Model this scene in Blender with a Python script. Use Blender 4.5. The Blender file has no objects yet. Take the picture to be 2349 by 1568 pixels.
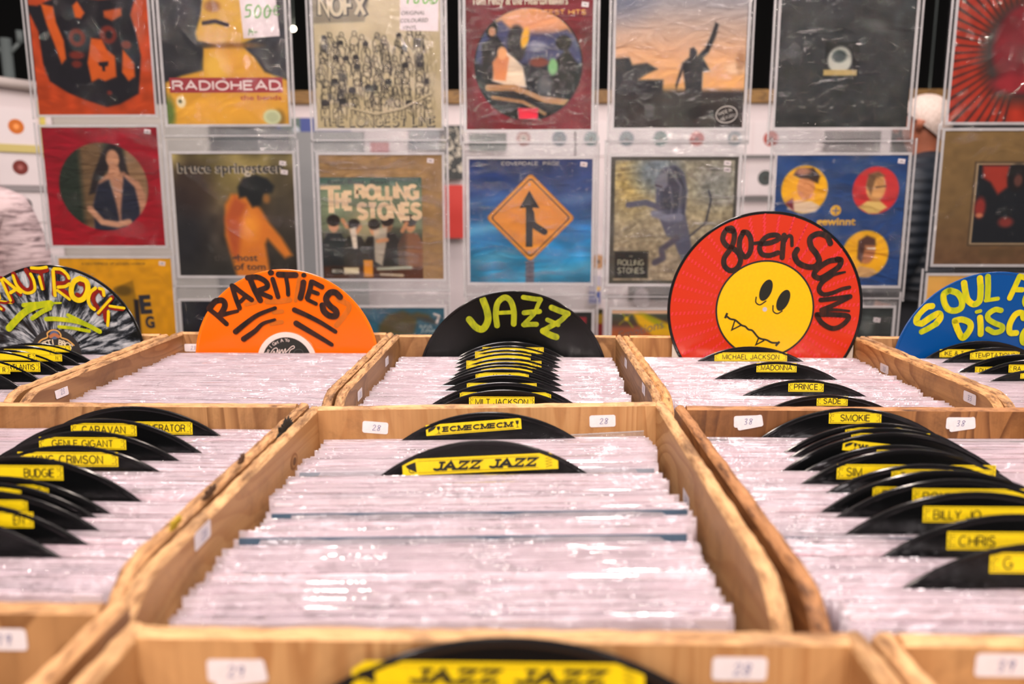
import bpy, bmesh, math, random
import numpy as np
from mathutils import Vector, Matrix, Euler

# ------------------------------------------------------------------ camera, world, lights
SC = bpy.context.scene
COL = SC.collection
W, H = 2349.0, 1568.0
FPX = 1827.0                                   # focal length in pixels (28 mm on 36 mm)
ZC = 1.316                                     # camera height
PITCH, YAW = math.radians(10.06), math.radians(1.16)
cam_data = bpy.data.cameras.new('camera')
cam = bpy.data.objects.new('camera', cam_data)
COL.objects.link(cam)
cam.location = (0, 0, ZC)
cam.rotation_euler = (math.pi / 2 - PITCH, 0, YAW)
cam_data.sensor_width = 36.0
cam_data.lens = 36.0 * FPX / W
cam_data.clip_start = 0.02
cam_data.dof.use_dof = True
cam_data.dof.focus_distance = 0.98
cam_data.dof.aperture_fstop = 4.4
SC.camera = cam
SC.view_settings.view_transform = 'Standard'
SC.view_settings.look = 'None'
SC.view_settings.gamma = 1.0
SC.view_settings.use_curve_mapping = False
SC.view_settings.exposure = -0.12

world = bpy.data.worlds.new('hall_ambient')
SC.world = world
world.use_nodes = True
world.node_tree.nodes['Background'].inputs[0].default_value = (1.0, 0.93, 0.93, 1)
world.node_tree.nodes['Background'].inputs[1].default_value = 0.15


def lamp(name, loc, power, size, color, target=(0, 0.9, 0.9), size_y=None):
    d = bpy.data.lights.new(name, 'AREA')
    d.energy = power
    d.color = color
    d.size = size
    d.shape = 'DISK'
    if size_y:
        d.shape = 'RECTANGLE'
        d.size_y = size_y
    o = bpy.data.objects.new(name, d)
    COL.objects.link(o)
    o.location = loc
    o.rotation_euler = (Vector(target) - Vector(loc)).to_track_quat('-Z', 'Y').to_euler()
    return o


WARM = (1.0, 0.84, 0.74)
PINK = (1.0, 0.88, 0.86)
# the hall's ceiling: two long soft banks and rows of small spot lamps
lamp('ceiling_bank', (-1.0, -0.6, 4.6), 95, 2.4, PINK, (0, 1.0, 0.9), 0.6)
lamp('ceiling_bank', (1.4, 0.9, 4.8), 80, 2.4, PINK, (0, 1.0, 0.9), 0.6)
lamp('ceiling_bank', (0.2, 3.4, 4.6), 60, 2.4, PINK, (0, 3.0, 1.0), 0.6)
for lx, ly, lz, pw in [(0.9, -1.6, 3.9, 26), (-0.7, -1.7, 3.8, 22), (2.3, -0.6, 3.9, 18), (-2.2, -0.5, 4.0, 18),
                       (0.35, 2.9, 4.3, 16), (0.15, 3.0, 4.4, 16), (1.1, 3.3, 4.4, 14), (-1.4, 3.0, 4.4, 14),
                       (0.1, -0.4, 4.2, 10), (0.75, 1.4, 4.4, 10), (-0.3, -2.8, 3.4, 20), (1.7, -2.9, 3.3, 20), (-1.9, -2.7, 3.4, 18)]:
    lamp('spot_lamp', (lx, ly, lz), pw, 0.16, WARM)
for lx, ly, lz, pw in [(-3.6, -5.5, 3.6, 34), (-1.6, -6.5, 3.9, 40), (0.4, -5.8, 3.5, 34), (2.4, -6.4, 3.8, 40), (4.2, -5.2, 3.6, 34), (-0.6, -8.5, 4.2, 40), (1.4, -8.8, 4.3, 40), (3.4, -9, 4.6, 30), (-3.0, -9, 4.6, 30)]:
    lamp('glint_spot', (lx, ly, lz), pw, 0.20, WARM, (0, 2.0, 1.4))  # added far behind the camera so the hanging film catches glints

# ------------------------------------------------------------------ projection helper (world points on real planes)
RC = Euler((math.pi / 2 - PITCH, 0, YAW)).to_matrix()
CP = Vector((0, 0, ZC))


def ray(px, py):
    return (RC @ Vector(((px - W / 2) / FPX, -(py - H / 2) / FPX, -1.0)))


def on_plane(px, py, p, n):
    d = ray(px, py)
    n = Vector(n)
    return CP + d * ((Vector(p) - CP).dot(n) / d.dot(n))


def PY(px, py, Y):
    return on_plane(px, py, (0, Y, 0), (0, 1, 0))


# ------------------------------------------------------------------ object helpers
def lin(c):
    out = []
    for x in c[:3]:
        x = x / 255.0
        out.append(x / 12.92 if x <= 0.04045 else ((x + 0.055) / 1.055) ** 2.4)
    return tuple(out)


def tag(o, label=None, cat=None, group=None, kind=None):
    if label: o['label'] = label
    if cat: o['category'] = cat
    if group: o['group'] = group
    if kind: o['kind'] = kind
    return o


def empty(name, loc=(0, 0, 0), rot=(0, 0, 0)):
    o = bpy.data.objects.new(name, None)
    o.empty_display_size = 0.05
    COL.objects.link(o)
    o.location = loc
    o.rotation_euler = rot
    return o


class MB:
    def __init__(self):
        self.v, self.f, self.m, self.smooth = [], [], [], []
        self.mats = []

    def mi(self, mat):
        if mat not in self.mats: self.mats.append(mat)
        return self.mats.index(mat)

    def add(self, vs, fs, mat, smooth=False):
        b = len(self.v)
        k = self.mi(mat)
        self.v.extend([tuple(p) for p in vs])
        for f in fs:
            self.f.append(tuple(i + b for i in f))
            self.m.append(k)
            self.smooth.append(smooth)
        return self

    def box(self, x0, x1, y0, y1, z0, z1, mat):
        vs = [(x, y, z) for z in (z0, z1) for y in (y0, y1) for x in (x0, x1)]
        return self.add(vs, [(0, 2, 3, 1), (4, 5, 7, 6), (0, 1, 5, 4), (2, 6, 7, 3), (0, 4, 6, 2), (1, 3, 7, 5)], mat)

    def tube(self, a, b, r, mat, n=14, r2=None):
        a, b = Vector(a), Vector(b)
        r2 = r if r2 is None else r2
        d = (b - a).normalized()
        u = d.orthogonal().normalized()
        w = d.cross(u)
        vs = []
        for p, rr in ((a, r), (b, r2)):
            for i in range(n):
                t = 2 * math.pi * i / n
                vs.append(p + (u * math.cos(t) + w * math.sin(t)) * rr)
        fs = [(i, (i + 1) % n, n + (i + 1) % n, n + i) for i in range(n)]
        fs += [tuple(range(n - 1, -1, -1)), tuple(range(n, 2 * n))]
        return self.add(vs, fs, mat, True)

    # flat artwork on a plane: local x right, z up, front towards -y; off = height above the plane
    def poly(self, pts, off, mat):
        return self.add([(p[0], -off, p[1]) for p in pts], [tuple(range(len(pts)))], mat)

    def rect(self, x0, x1, z0, z1, off, mat, rot=0.0):
        cx, cz = (x0 + x1) / 2, (z0 + z1) / 2
        c, s = math.cos(rot), math.sin(rot)
        pts = []
        for x, z in ((x0, z0), (x1, z0), (x1, z1), (x0, z1)):
            dx, dz = x - cx, z - cz
            pts.append((cx + dx * c - dz * s, cz + dx * s + dz * c))
        return self.poly(pts, off, mat)

    def disc(self, cx, cz, r, off, mat, rx=None, rot=0.0, n=40):
        rx = r if rx is None else rx
        c, s = math.cos(rot), math.sin(rot)
        pts = []
        for i in range(n):
            t = 2 * math.pi * i / n
            x, z = rx * math.cos(t), r * math.sin(t)
            pts.append((cx + x * c - z * s, cz + x * s + z * c))
        return self.poly(pts, off, mat)

    def ribbon(self, pts, width, off, mat, taper=0.0, smooth=True):
        pts = [Vector((p[0], p[1])) for p in pts]
        if smooth and len(pts) > 2:
            q = []
            ex = [pts[0] * 2 - pts[1]] + pts + [pts[-1] * 2 - pts[-2]]
            for i in range(1, len(ex) - 2):
                p0, p1, p2, p3 = ex[i - 1:i + 3]
                for k in range(7):
                    t = k / 7
                    q.append(0.5 * ((2 * p1) + (p2 - p0) * t + (2 * p0 - 5 * p1 + 4 * p2 - p3) * t * t + (3 * p1 - p0 - 3 * p2 + p3) * t ** 3))
            q.append(pts[-1])
            pts = q
        n = len(pts)
        vs = []
        hw = width / 2
        closed = n > 3 and (pts[0] - pts[-1]).length < 1e-7
        ang = []
        for i, p in enumerate(pts):
            a = pts[i - 1] if i > 0 else (pts[-2] if closed else None)
            b = pts[i + 1] if i < n - 1 else (pts[1] if closed else None)
            d1 = (p - a).normalized() if a is not None and (p - a).length > 1e-9 else None
            d2 = (b - p).normalized() if b is not None and (b - p).length > 1e-9 else None
            d1, d2 = d1 or d2 or Vector((1, 0)), d2 or d1 or Vector((1, 0))
            m = Vector((-d1.y - d2.y, d1.x + d2.x))
            m = m.normalized() if m.length > 1e-6 else Vector((-d1.y, d1.x))
            mit = 1.0 / max(0.42, m.dot(Vector((-d1.y, d1.x))))
            w = hw * (1 - taper * (i / (n - 1))) if n > 1 else hw
            w *= 1.0 if smooth else mit
            vs += [(p.x + m.x * w, -off, p.y + m.y * w), (p.x - m.x * w, -off, p.y - m.y * w)]
            ang.append(math.atan2(m.y, m.x))
        fs = [(2 * i, 2 * i + 1, 2 * i + 3, 2 * i + 2) for i in range(n - 1)]
        self.add(vs, fs, mat)
        if smooth and not closed and n > 1:
            for p, w, a0, sg in ((pts[0], hw, ang[0], 1), (pts[-1], hw * (1 - taper), ang[-1], -1)):
                if w > 1e-5:
                    self.poly([(p.x + w * math.cos(a0 + sg * math.pi * k / 8), p.y + w * math.sin(a0 + sg * math.pi * k / 8)) for k in range(9)], off, mat)
        return self

    def text(self, s, x, z, height, off, mat, align='c', rot=0.0, shear=0.0, bold=0.0, width=None):
        vs, fs, w = text_mesh(s, shear, bold)
        k = height / CAP
        kx = k if width is None else width / max(w, 1e-6)
        ox = {'c': -w * kx / 2, 'l': 0, 'r': -w * kx}[align]
        c, sn = math.cos(rot), math.sin(rot)
        out = []
        for a, b in vs:
            dx, dz = a * kx + ox, b * k - height / 2
            out.append((x + dx * c - dz * sn, -off, z + dx * sn + dz * c))
        return self.add(out, fs, mat)

    def sans(self, s, x, z, height, off, mat, align='c', rot=0.0, weight=0.13, width=None, shear=0.0, slabs=False):
        """capitals drawn as even strokes; width squeezes the line to fit"""
        h = height * (1 - weight)
        wu = stroke_width(s)
        kx = h if width is None else (width - height * weight) / max(wu, 0.2)
        tot = wu * kx
        cx = {'c': -tot / 2, 'l': weight * height / 2, 'r': -tot - weight * height / 2}[align]
        c, sn = math.cos(rot), math.sin(rot)
        kk = 0
        for ch in s:
            gw, sts = GLY[ch]
            ends = []
            for st in sts:
                pts = []
                for a, b in st:
                    px, pz = cx + (a) * kx + shear * (b - 0.5) * h, (b - 0.5) * h
                    pts.append((x + px * c - pz * sn, z + px * sn + pz * c))
                self.ribbon(pts, height * weight, off + 0.00005 * (kk % 4), mat, smooth=False)
                kk += 1
            if slabs:
                sl = {'J': [(0.46, 1)], 'A': [(0, 0), (0.74, 0)], 'Z': [], 'E': [(0, 1), (0, 0)], 'C': [], 'M': [(0, 1), (0, 0), (0.76, 1), (0.76, 0)], 'W': [(0, 1), (0.96, 1)]}.get(ch, [])
                for a, b in sl:
                    q = []
                    for d in (-0.16, 0.16):
                        px, pz = cx + (a + d) * kx + shear * (b - 0.5) * h, (b - 0.5) * h
                        q.append((x + px * c - pz * sn, z + px * sn + pz * c))
                    self.ribbon(q, height * weight * 0.8, off + 0.00022, mat)
                if ch == 'Z':
                    for a, b, b2 in ((0.03, 1, 0.78), (0.57, 0, 0.22)):
                        q = []
                        for bb in (b, b2):
                            px, pz = cx + a * kx + shear * (bb - 0.5) * h, (bb - 0.5) * h
                            q.append((x + px * c - pz * sn, z + px * sn + pz * c))
                        self.ribbon(q, height * weight * 0.7, off + 0.00022, mat)
            cx += (gw + 0.21) * kx
        return self

    def build(self, name, parent=None, bevel=0.0):
        me = bpy.data.meshes.new(name)
        me.from_pydata(self.v, [], self.f)
        for m in self.mats: me.materials.append(m)
        me.polygons.foreach_set('material_index', self.m)
        me.polygons.foreach_set('use_smooth', self.smooth)
        me.update()
        o = bpy.data.objects.new(name, me)
        COL.objects.link(o)
        if parent: o.parent = parent
        if bevel:
            b = o.modifiers.new('bevel', 'BEVEL')
            b.width = bevel
            b.segments = 2
            b.limit_method = 'ANGLE'
        return o


_tc = {}
CAP = 0.69


def text_mesh(s, shear=0.0, bold=0.0):
    key = (s, shear, bold)
    if key in _tc: return _tc[key]
    cu = bpy.data.curves.new('lettering', 'FONT')
    cu.body = s
    cu.size = 1.0
    cu.resolution_u = 3
    cu.shear = shear
    cu.offset = bold
    ob = bpy.data.objects.new('lettering', cu)
    COL.objects.link(ob)
    dg = bpy.context.evaluated_depsgraph_get()
    me = ob.evaluated_get(dg).to_mesh()
    vs = [(v.co.x, v.co.y) for v in me.vertices]
    fs = [tuple(p.vertices) for p in me.polygons]
    if vs:
        x0 = min(v[0] for v in vs)
        w = max(v[0] for v in vs) - x0
        vs = [(a - x0, b) for a, b in vs]
    else:
        w = 0
    ob.evaluated_get(dg).to_mesh_clear()
    bpy.data.objects.remove(ob)
    bpy.data.curves.remove(cu)
    _tc[key] = (vs, fs, w)
    return _tc[key]


def _arc(cx, cy, rx, ry, a0, a1, n=12):
    return [(cx + rx * math.cos(math.radians(a0 + (a1 - a0) * i / n)), cy + ry * math.sin(math.radians(a0 + (a1 - a0) * i / n))) for i in range(n + 1)]


# plain sans capitals drawn as strokes in a box one unit high: (width, strokes)
GLY = {
    'A': (0.74, [[(0, 0), (0.37, 1), (0.74, 0)], [(0.13, 0.33), (0.61, 0.33)]]),
    'B': (0.62, [[(0, 0), (0, 1), (0.36, 1)] + _arc(0.36, 0.76, 0.22, 0.24, 90, -90) + [(0, 0.52)], [(0.36, 0.52)] + _arc(0.36, 0.26, 0.26, 0.26, 90, -90) + [(0, 0)]]),
    'C': (0.72, [_arc(0.38, 0.5, 0.38, 0.5, 48, 312, 18)]),
    'D': (0.66, [[(0, 0), (0, 1), (0.26, 1)] + _arc(0.26, 0.5, 0.40, 0.5, 90, -90, 16) + [(0, 0)]]),
    'E': (0.56, [[(0.56, 0), (0, 0), (0, 1), (0.56, 1)], [(0, 0.52), (0.50, 0.52)]]),
    'F': (0.54, [[(0, 0), (0, 1), (0.54, 1)], [(0, 0.52), (0.46, 0.52)]]),
    'G': (0.76, [_arc(0.38, 0.5, 0.38, 0.5, 48, 300, 18) + [(0.74, 0.14), (0.74, 0.46), (0.42, 0.46)]]),
    'H': (0.62, [[(0, 0), (0, 1)], [(0.62, 0), (0.62, 1)], [(0, 0.52), (0.62, 0.52)]]),
    'I': (0.0, [[(0, 0), (0, 1)]]),
    'J': (0.46, [[(0.46, 1), (0.46, 0.24)] + _arc(0.23, 0.24, 0.23, 0.24, 0, -180, 10)]),
    'K': (0.64, [[(0, 0), (0, 1)], [(0.60, 1), (0.0, 0.40)], [(0.20, 0.60), (0.64, 0)]]),
    'L': (0.42, [[(0, 1), (0, 0), (0.44, 0)]]),
    'M': (0.76, [[(0, 0), (0, 1), (0.38, 0.05), (0.76, 1), (0.76, 0)]]),
    'N': (0.62, [[(0, 0), (0, 1), (0.62, 0), (0.62, 1)]]),
    'O': (0.80, [_arc(0.40, 0.5, 0.40, 0.5, 0, 360, 26)]),
    'P': (0.60, [[(0, 0), (0, 1), (0.34, 1)] + _arc(0.34, 0.73, 0.26, 0.27, 90, -90) + [(0, 0.46)]]),
    'R': (0.62, [[(0, 0), (0, 1), (0.36, 1)] + _arc(0.36, 0.75, 0.24, 0.25, 90, -90) + [(0, 0.50)], [(0.34, 0.50), (0.50, 0.40), (0.62, 0)]]),
    'S': (0.60, [_arc(0.31, 0.755, 0.27, 0.245, 20, 200, 12) + [(0.16, 0.58), (0.46, 0.45)] + _arc(0.31, 0.26, 0.29, 0.26, 25, -160, 12)]),
    'T': (0.62, [[(0, 1), (0.62, 1)], [(0.31, 1), (0.31, 0)]]),
    'U': (0.60, [[(0, 1), (0, 0.30)] + _arc(0.30, 0.30, 0.30, 0.30, 180, 360, 12) + [(0.60, 1)]]),
    'V': (0.68, [[(0, 1), (0.34, 0), (0.68, 1)]]),
    'W': (0.96, [[(0, 1), (0.24, 0), (0.48, 1), (0.72, 0), (0.96, 1)]]),
    'X': (0.66, [[(0, 0), (0.66, 1)], [(0, 1), (0.66, 0)]]),
    'Y': (0.66, [[(0, 1), (0.33, 0.45), (0.66, 1)], [(0.33, 0.45), (0.33, 0)]]),
    'Z': (0.60, [[(0, 1), (0.60, 1), (0, 0), (0.60, 0)]]),
    '&': (0.70, [[(0.68, 0), (0.16, 0.68)] + _arc(0.32, 0.80, 0.18, 0.20, 200, -20, 10) + [(0.12, 0.42), (0.04, 0.22)] + _arc(0.28, 0.24, 0.25, 0.24, 185, 330, 8) + [(0.64, 0.42)]]),
    ' ': (0.24, []),
}
GLY_KNOWN = set(GLY)


def stroke_width(s, gap=0.21):
    return sum(GLY[c][0] + gap for c in s) - gap


# ------------------------------------------------------------------ materials
class NT:
    def __init__(self, name):
        self.m = bpy.data.materials.new(name)
        self.m.use_nodes = True
        self.t = self.m.node_tree
        self.t.nodes.clear()
        self.out = self.n('ShaderNodeOutputMaterial')

    def n(self, kind, **kw):
        nd = self.t.nodes.new(kind)
        for k, v in kw.items():
            if k.startswith('i_'):
                nd.inputs[k[2:].replace('_', ' ')].default_value = v
            else:
                setattr(nd, k, v)
        return nd

    def l(self, a, b):
        self.t.links.new(a, b)

    def ramp(self, fac, stops):
        r = self.n('ShaderNodeValToRGB')
        e = r.color_ramp.elements
        while len(e) < len(stops): e.new(0.5)
        for k, (p, c) in enumerate(stops):
            e[k].position = p
            e[k].color = (*c, 1)
        self.l(fac, r.inputs[0])
        return r.outputs[0]

    def noise(self, vec, scale, detail=3, rough=0.5, dist=0.0):
        nd = self.n('ShaderNodeTexNoise', i_Scale=scale, i_Detail=detail, i_Roughness=rough, i_Distortion=dist)
        if vec is not None: self.l(vec, nd.inputs['Vector'])
        return nd.outputs['Fac']

    def mapping(self, src, scale=(1, 1, 1), rot=(0, 0, 0), loc=(0, 0, 0)):
        mp = self.n('ShaderNodeMapping')
        mp.inputs['Scale'].default_value = scale
        mp.inputs['Rotation'].default_value = rot
        mp.inputs['Location'].default_value = loc
        self.l(src, mp.inputs['Vector'])
        return mp.outputs[0]

    def mixc(self, fac, a, b, mode='MIX'):
        x = self.n('ShaderNodeMix', data_type='RGBA', blend_type=mode)
        for sock, v in ((x.inputs[0], fac), (x.inputs[6], a), (x.inputs[7], b)):
            if hasattr(v, 'default_value') or hasattr(v, 'is_linked'):
                self.l(v, sock)
            elif isinstance(v, (int, float)):
                sock.default_value = v
            else:
                sock.default_value = (*v, 1)
        return x.outputs[2]

    def bump(self, h, strength=0.3, dist=0.002):
        b = self.n('ShaderNodeBump')
        b.inputs['Strength'].default_value = strength
        b.inputs['Distance'].default_value = dist
        self.l(h, b.inputs['Height'])
        return b.outputs[0]

    def princ(self, color=None, rough=0.5, normal=None, **kw):
        p = self.n('ShaderNodeBsdfPrincipled')
        if color is not None:
            if isinstance(color, tuple): p.inputs['Base Color'].default_value = (*color, 1)
            else: self.l(color, p.inputs['Base Color'])
        if isinstance(rough, (int, float)): p.inputs['Roughness'].default_value = rough
        else: self.l(rough, p.inputs['Roughness'])
        if normal is not None: self.l(normal, p.inputs['Normal'])
        for k, v in kw.items(): p.inputs[k.replace('_', ' ')].default_value = v
        return p

    def done(self, shader):
        self.l(shader.outputs[0], self.out.inputs[0])
        return self.m


_cm = {}


def ink(r, g, b, rough=0.45, grain=0.06):
    """plain printed / painted colour with a faint mottled grain"""
    key = (r, g, b, rough)
    if key in _cm: return _cm[key]
    t = NT('print_%d_%d_%d' % (r, g, b))
    co = t.n('ShaderNodeTexCoord').outputs['Object']
    nz = t.noise(co, 260, 2)
    c = lin((r, g, b))
    col = t.ramp(nz, [(0.2, tuple(x * (1 - grain) for x in c)), (0.8, tuple(min(1, x * (1 + grain)) for x in c))])
    _cm[key] = t.done(t.princ(col, rough))
    return _cm[key]


def paint(r, g, b, r2, g2, b2, name, scale=55):
    """brushed hand paint, streaky"""
    t = NT(name)
    co = t.n('ShaderNodeTexCoord').outputs['Object']
    nz = t.noise(t.mapping(co, (1.6, 1, 0.7), (0, 0.5, 0)), scale, 5, 0.65, 0.6)
    col = t.ramp(nz, [(0.36, lin((r, g, b))), (0.64, lin((r2, g2, b2)))])
    return t.done(t.princ(col, 0.35, t.bump(nz, 0.3, 0.0006)))


def wood_mat(name, base, dark, axis='z', wear=0.5, seed=0.0):
    """plywood face: flat-sawn figure (contours of a stretched noise field), fibres, grime"""
    t = NT(name)
    co = t.n('ShaderNodeTexCoord').outputs['Object']
    oi = t.n('ShaderNodeObjectInfo')
    sh = t.n('ShaderNodeVectorMath', operation='ADD')
    sc5 = t.n('ShaderNodeVectorMath', operation='SCALE'); sc5.inputs['Scale'].default_value = 3.7
    t.l(oi.outputs['Location'], sc5.inputs[0])
    t.l(co, sh.inputs[0]); t.l(sc5.outputs[0], sh.inputs[1])
    co = sh.outputs[0]
    k = 0.22
    sc = {'z': (1.0, 1.0, k), 'y': (1.0, k, 1.0), 'x': (k, 1.0, 1.0)}[axis]
    v = t.mapping(co, sc, (0, 0, 0), (seed, seed * 0.7, seed * 1.3))
    fld = t.noise(v, 9.0, 2, 0.5, 0.6)
    mu = t.n('ShaderNodeMath', operation='MULTIPLY'); mu.inputs[1].default_value = 17.0
    t.l(fld, mu.inputs[0])
    frc = t.n('ShaderNodeMath', operation='FRACT')
    t.l(mu.outputs[0], frc.inputs[0])
    g = 1.0
    line = t.ramp(frc.outputs[0], [(0.0, (0, 0, 0)), (0.45, (0.10, 0.10, 0.10)), (0.86, (0.9, 0.9, 0.9)), (0.93, (0.9, 0.9, 0.9)), (1.0, (0, 0, 0))])
    big = t.noise(v, 5, 4, 0.6, 1.0)
    fine = t.noise(t.mapping(co, tuple(0.06 if q < 0.5 else 1.6 for q in sc)), 190, 3, 0.6)
    c0 = t.ramp(big, [(0.38, lin(base)), (0.64, lin(tuple(b * 0.45 + d * 0.55 for b, d in zip(base, dark))))])
    c1 = t.mixc(line, c0, lin(tuple(b * 0.15 + d * 0.85 for b, d in zip(base, dark))))
    ffac = t.ramp(fine, [(0.42, (0, 0, 0)), (0.75, (0.30, 0.30, 0.30))])
    c2 = t.mixc(ffac, c1, lin(tuple(d * 0.85 for d in dark)))
    dirt = t.noise(co, 11, 8, 0.75, 0.4)
    dfac = t.ramp(dirt, [(0.52, (0, 0, 0)), (0.68, (wear, wear, wear))])
    c3 = t.mixc(dfac, c2, lin(tuple(d * 0.7 for d in dark)))
    return t.done(t.princ(c3, 0.5, t.bump(fine, 0.25, 0.0006)))


def edge_mat(name, light, dark, axis='y'):
    """worn, splintered plywood edge: pale fibres, torn brown streaks, grime"""
    t = NT(name)
    co = t.n('ShaderNodeTexCoord').outputs['Object']
    oi = t.n('ShaderNodeObjectInfo')
    sh = t.n('ShaderNodeVectorMath', operation='ADD')
    t.l(co, sh.inputs[0]); t.l(oi.outputs['Location'], sh.inputs[1])
    co = sh.outputs[0]
    k = 0.16
    sc = (1.0, k, 1.0) if axis == 'y' else (k, 1.0, 1.0)
    a = t.noise(t.mapping(co, sc), 210, 5, 0.66, 0.3)
    b = t.noise(t.mapping(co, tuple(max(q, 0.4) for q in sc)), 30, 7, 0.74, 0.5)
    c = t.ramp(a, [(0.34, lin(tuple(min(255, x * 1.08 + 6) for x in light))), (0.50, lin(light)), (0.58, lin(tuple(0.6 * x + 0.4 * y for x, y in zip(light, dark)))), (0.68, lin(tuple(0.72 * y for y in dark)))])
    f = t.ramp(b, [(0.50, (0, 0, 0)), (0.60, (0.5, 0.5, 0.5)), (0.70, (0.9, 0.9, 0.9))])
    c2 = t.mixc(f, c, lin((92, 60, 36)))
    return t.done(t.princ(c2, 0.62, t.bump(a, 0.9, 0.003)))


def film_mat(name, milky=0.06, tint=(1, 1, 1), wrinkle=0.35, scale=14, rough=0.06, spec=1.0, streak=(1, 1, 1), body=(0.85, 0.83, 0.85)):
    t = NT(name)
    co = t.n('ShaderNodeTexCoord').outputs['Object']
    oi = t.n('ShaderNodeObjectInfo')
    sh = t.n('ShaderNodeVectorMath', operation='ADD')
    t.l(co, sh.inputs[0])
    t.l(oi.outputs['Location'], sh.inputs[1])
    v = t.mapping(sh.outputs[0], streak)
    nz = t.noise(v, scale, 4, 0.55, 1.2)
    bp = t.bump(nz, wrinkle, 0.02)
    tr = t.n('ShaderNodeBsdfTransparent')
    tr.inputs[0].default_value = (*tint, 1)
    gl = t.n('ShaderNodeBsdfGlossy')
    gl.inputs['Roughness'].default_value = rough
    gl.inputs['Color'].default_value = (0.95, 0.95, 0.97, 1)
    t.l(bp, gl.inputs['Normal'])
    df = t.n('ShaderNodeBsdfDiffuse')
    df.inputs[0].default_value = (*body, 1)
    tl = t.n('ShaderNodeBsdfTranslucent')
    tl.inputs[0].default_value = (*body, 1)
    dm = t.n('ShaderNodeMixShader')
    dm.inputs[0].default_value = 0.45
    t.l(df.outputs[0], dm.inputs[1])
    t.l(tl.outputs[0], dm.inputs[2])
    fr = t.n('ShaderNodeFresnel', i_IOR=1.45)
    t.l(bp, fr.inputs['Normal'])
    mu = t.n('ShaderNodeMath', operation='MULTIPLY')
    mu.inputs[1].default_value = spec
    mu.use_clamp = True
    t.l(fr.outputs[0], mu.inputs[0])
    m1 = t.n('ShaderNodeMixShader')
    m1.inputs[0].default_value = milky
    t.l(tr.outputs[0], m1.inputs[1])
    t.l(dm.outputs[0], m1.inputs[2])
    m2 = t.n('ShaderNodeMixShader')
    t.l(mu.outputs[0], m2.inputs[0])
    t.l(m1.outputs[0], m2.inputs[1])
    t.l(gl.outputs[0], m2.inputs[2])
    return t.done(m2)


def vinyl_mat(name, color, rough=0.24, aniso=0.8):
    t = NT(name)
    co = t.n('ShaderNodeTexCoord').outputs['Object']
    sp = t.n('ShaderNodeSeparateXYZ')
    t.l(co, sp.inputs[0])
    cb = t.n('ShaderNodeCombineXYZ')
    t.l(sp.outputs[0], cb.inputs[0])
    t.l(sp.outputs[2], cb.inputs[1])
    ln = t.n('ShaderNodeVectorMath', operation='LENGTH')
    t.l(cb.outputs[0], ln.inputs[0])
    mm = t.n('ShaderNodeMath', operation='MULTIPLY')
    mm.inputs[1].default_value = 900.0
    t.l(ln.outputs['Value'], mm.inputs[0])
    n1 = t.n('ShaderNodeTexNoise', noise_dimensions='1D', i_Scale=1.0, i_Detail=3)
    t.l(mm.outputs[0], n1.inputs['W'])
    tg = t.n('ShaderNodeTangent', direction_type='RADIAL', axis='Y')
    p = t.princ(color, rough, t.bump(n1.outputs['Fac'], 0.12, 0.0006), Anisotropic=aniso)
    p.inputs['Specular IOR Level'].default_value = 0.42
    t.l(tg.outputs[0], p.inputs['Tangent'])
    return t.done(p)


def art_mat(name, rough=0.5):
    t = NT(name)
    a = t.n('ShaderNodeAttribute', attribute_name='print')
    p = t.princ(a.outputs['Color'], rough)
    p.inputs['Specular IOR Level'].default_value = 0.2
    return t.done(p)


VINYL = vinyl_mat('black_vinyl', (0.0028, 0.0032, 0.0036))
VINYL_EDGE = NT('vinyl_rim')
VINYL_EDGE = VINYL_EDGE.done(VINYL_EDGE.princ((0.008, 0.008, 0.009), 0.16))
BLACK = ink(16, 17, 17)
YELLOW = ink(232, 203, 10, 0.4)
WHITE = ink(236, 228, 232)
NOTE = ink(226, 216, 222)
PENBLUE = ink(70, 90, 150)
ART = art_mat('printed_cover')
CARD = ink(205, 195, 182)
FILM = film_mat('clear_film', 0.014, (0.985, 0.985, 0.985), 0.38, 13, 0.05, 0.8)
FILM_GLOSSY = film_mat('wrinkled_film', 0.014, (0.985, 0.985, 0.985), 0.75, 15, 0.05, 0.85, (0.6, 1, 1.6))
SEAM = film_mat('welded_film_seam', 0.52, (0.95, 0.97, 0.97), 0.3, 40, 0.12, 1.2)
FLAP = film_mat('folded_film', 0.16, (0.93, 0.95, 0.95), 0.35, 16, 0.07, 1.2, (0.5, 1, 2.0))
# ------------------------------------------------------------------ setting
t = NT('dark_hall_floor')
co = t.n('ShaderNodeTexCoord').outputs['Object']
FLOOR_M = t.done(t.princ(t.ramp(t.noise(co, 6, 4), [(0.3, (0.02, 0.02, 0.021)), (0.7, (0.035, 0.034, 0.034))]), 0.6))
t = NT('darkened_hall_wall')
co = t.n('ShaderNodeTexCoord').outputs['Object']
DARK_WALL_M = t.done(t.princ(t.ramp(t.noise(t.mapping(co, (3, 1, 0.15)), 2.5, 3), [(0.3, (0.0012, 0.0014, 0.0014)), (0.75, (0.0032, 0.0035, 0.0035))]), 0.9))  # near-black wall: the unlit hall's darkness is put into the colour
mb = MB(); mb.box(-9, 9, -4, 11, -0.05, 0.0, FLOOR_M)
tag(mb.build('floor'), kind='structure')
mb = MB(); mb.box(-9, 9, 11.0, 11.1, 0.0, 7.5, DARK_WALL_M)
tag(mb.build('wall_back'), kind='structure')

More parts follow.
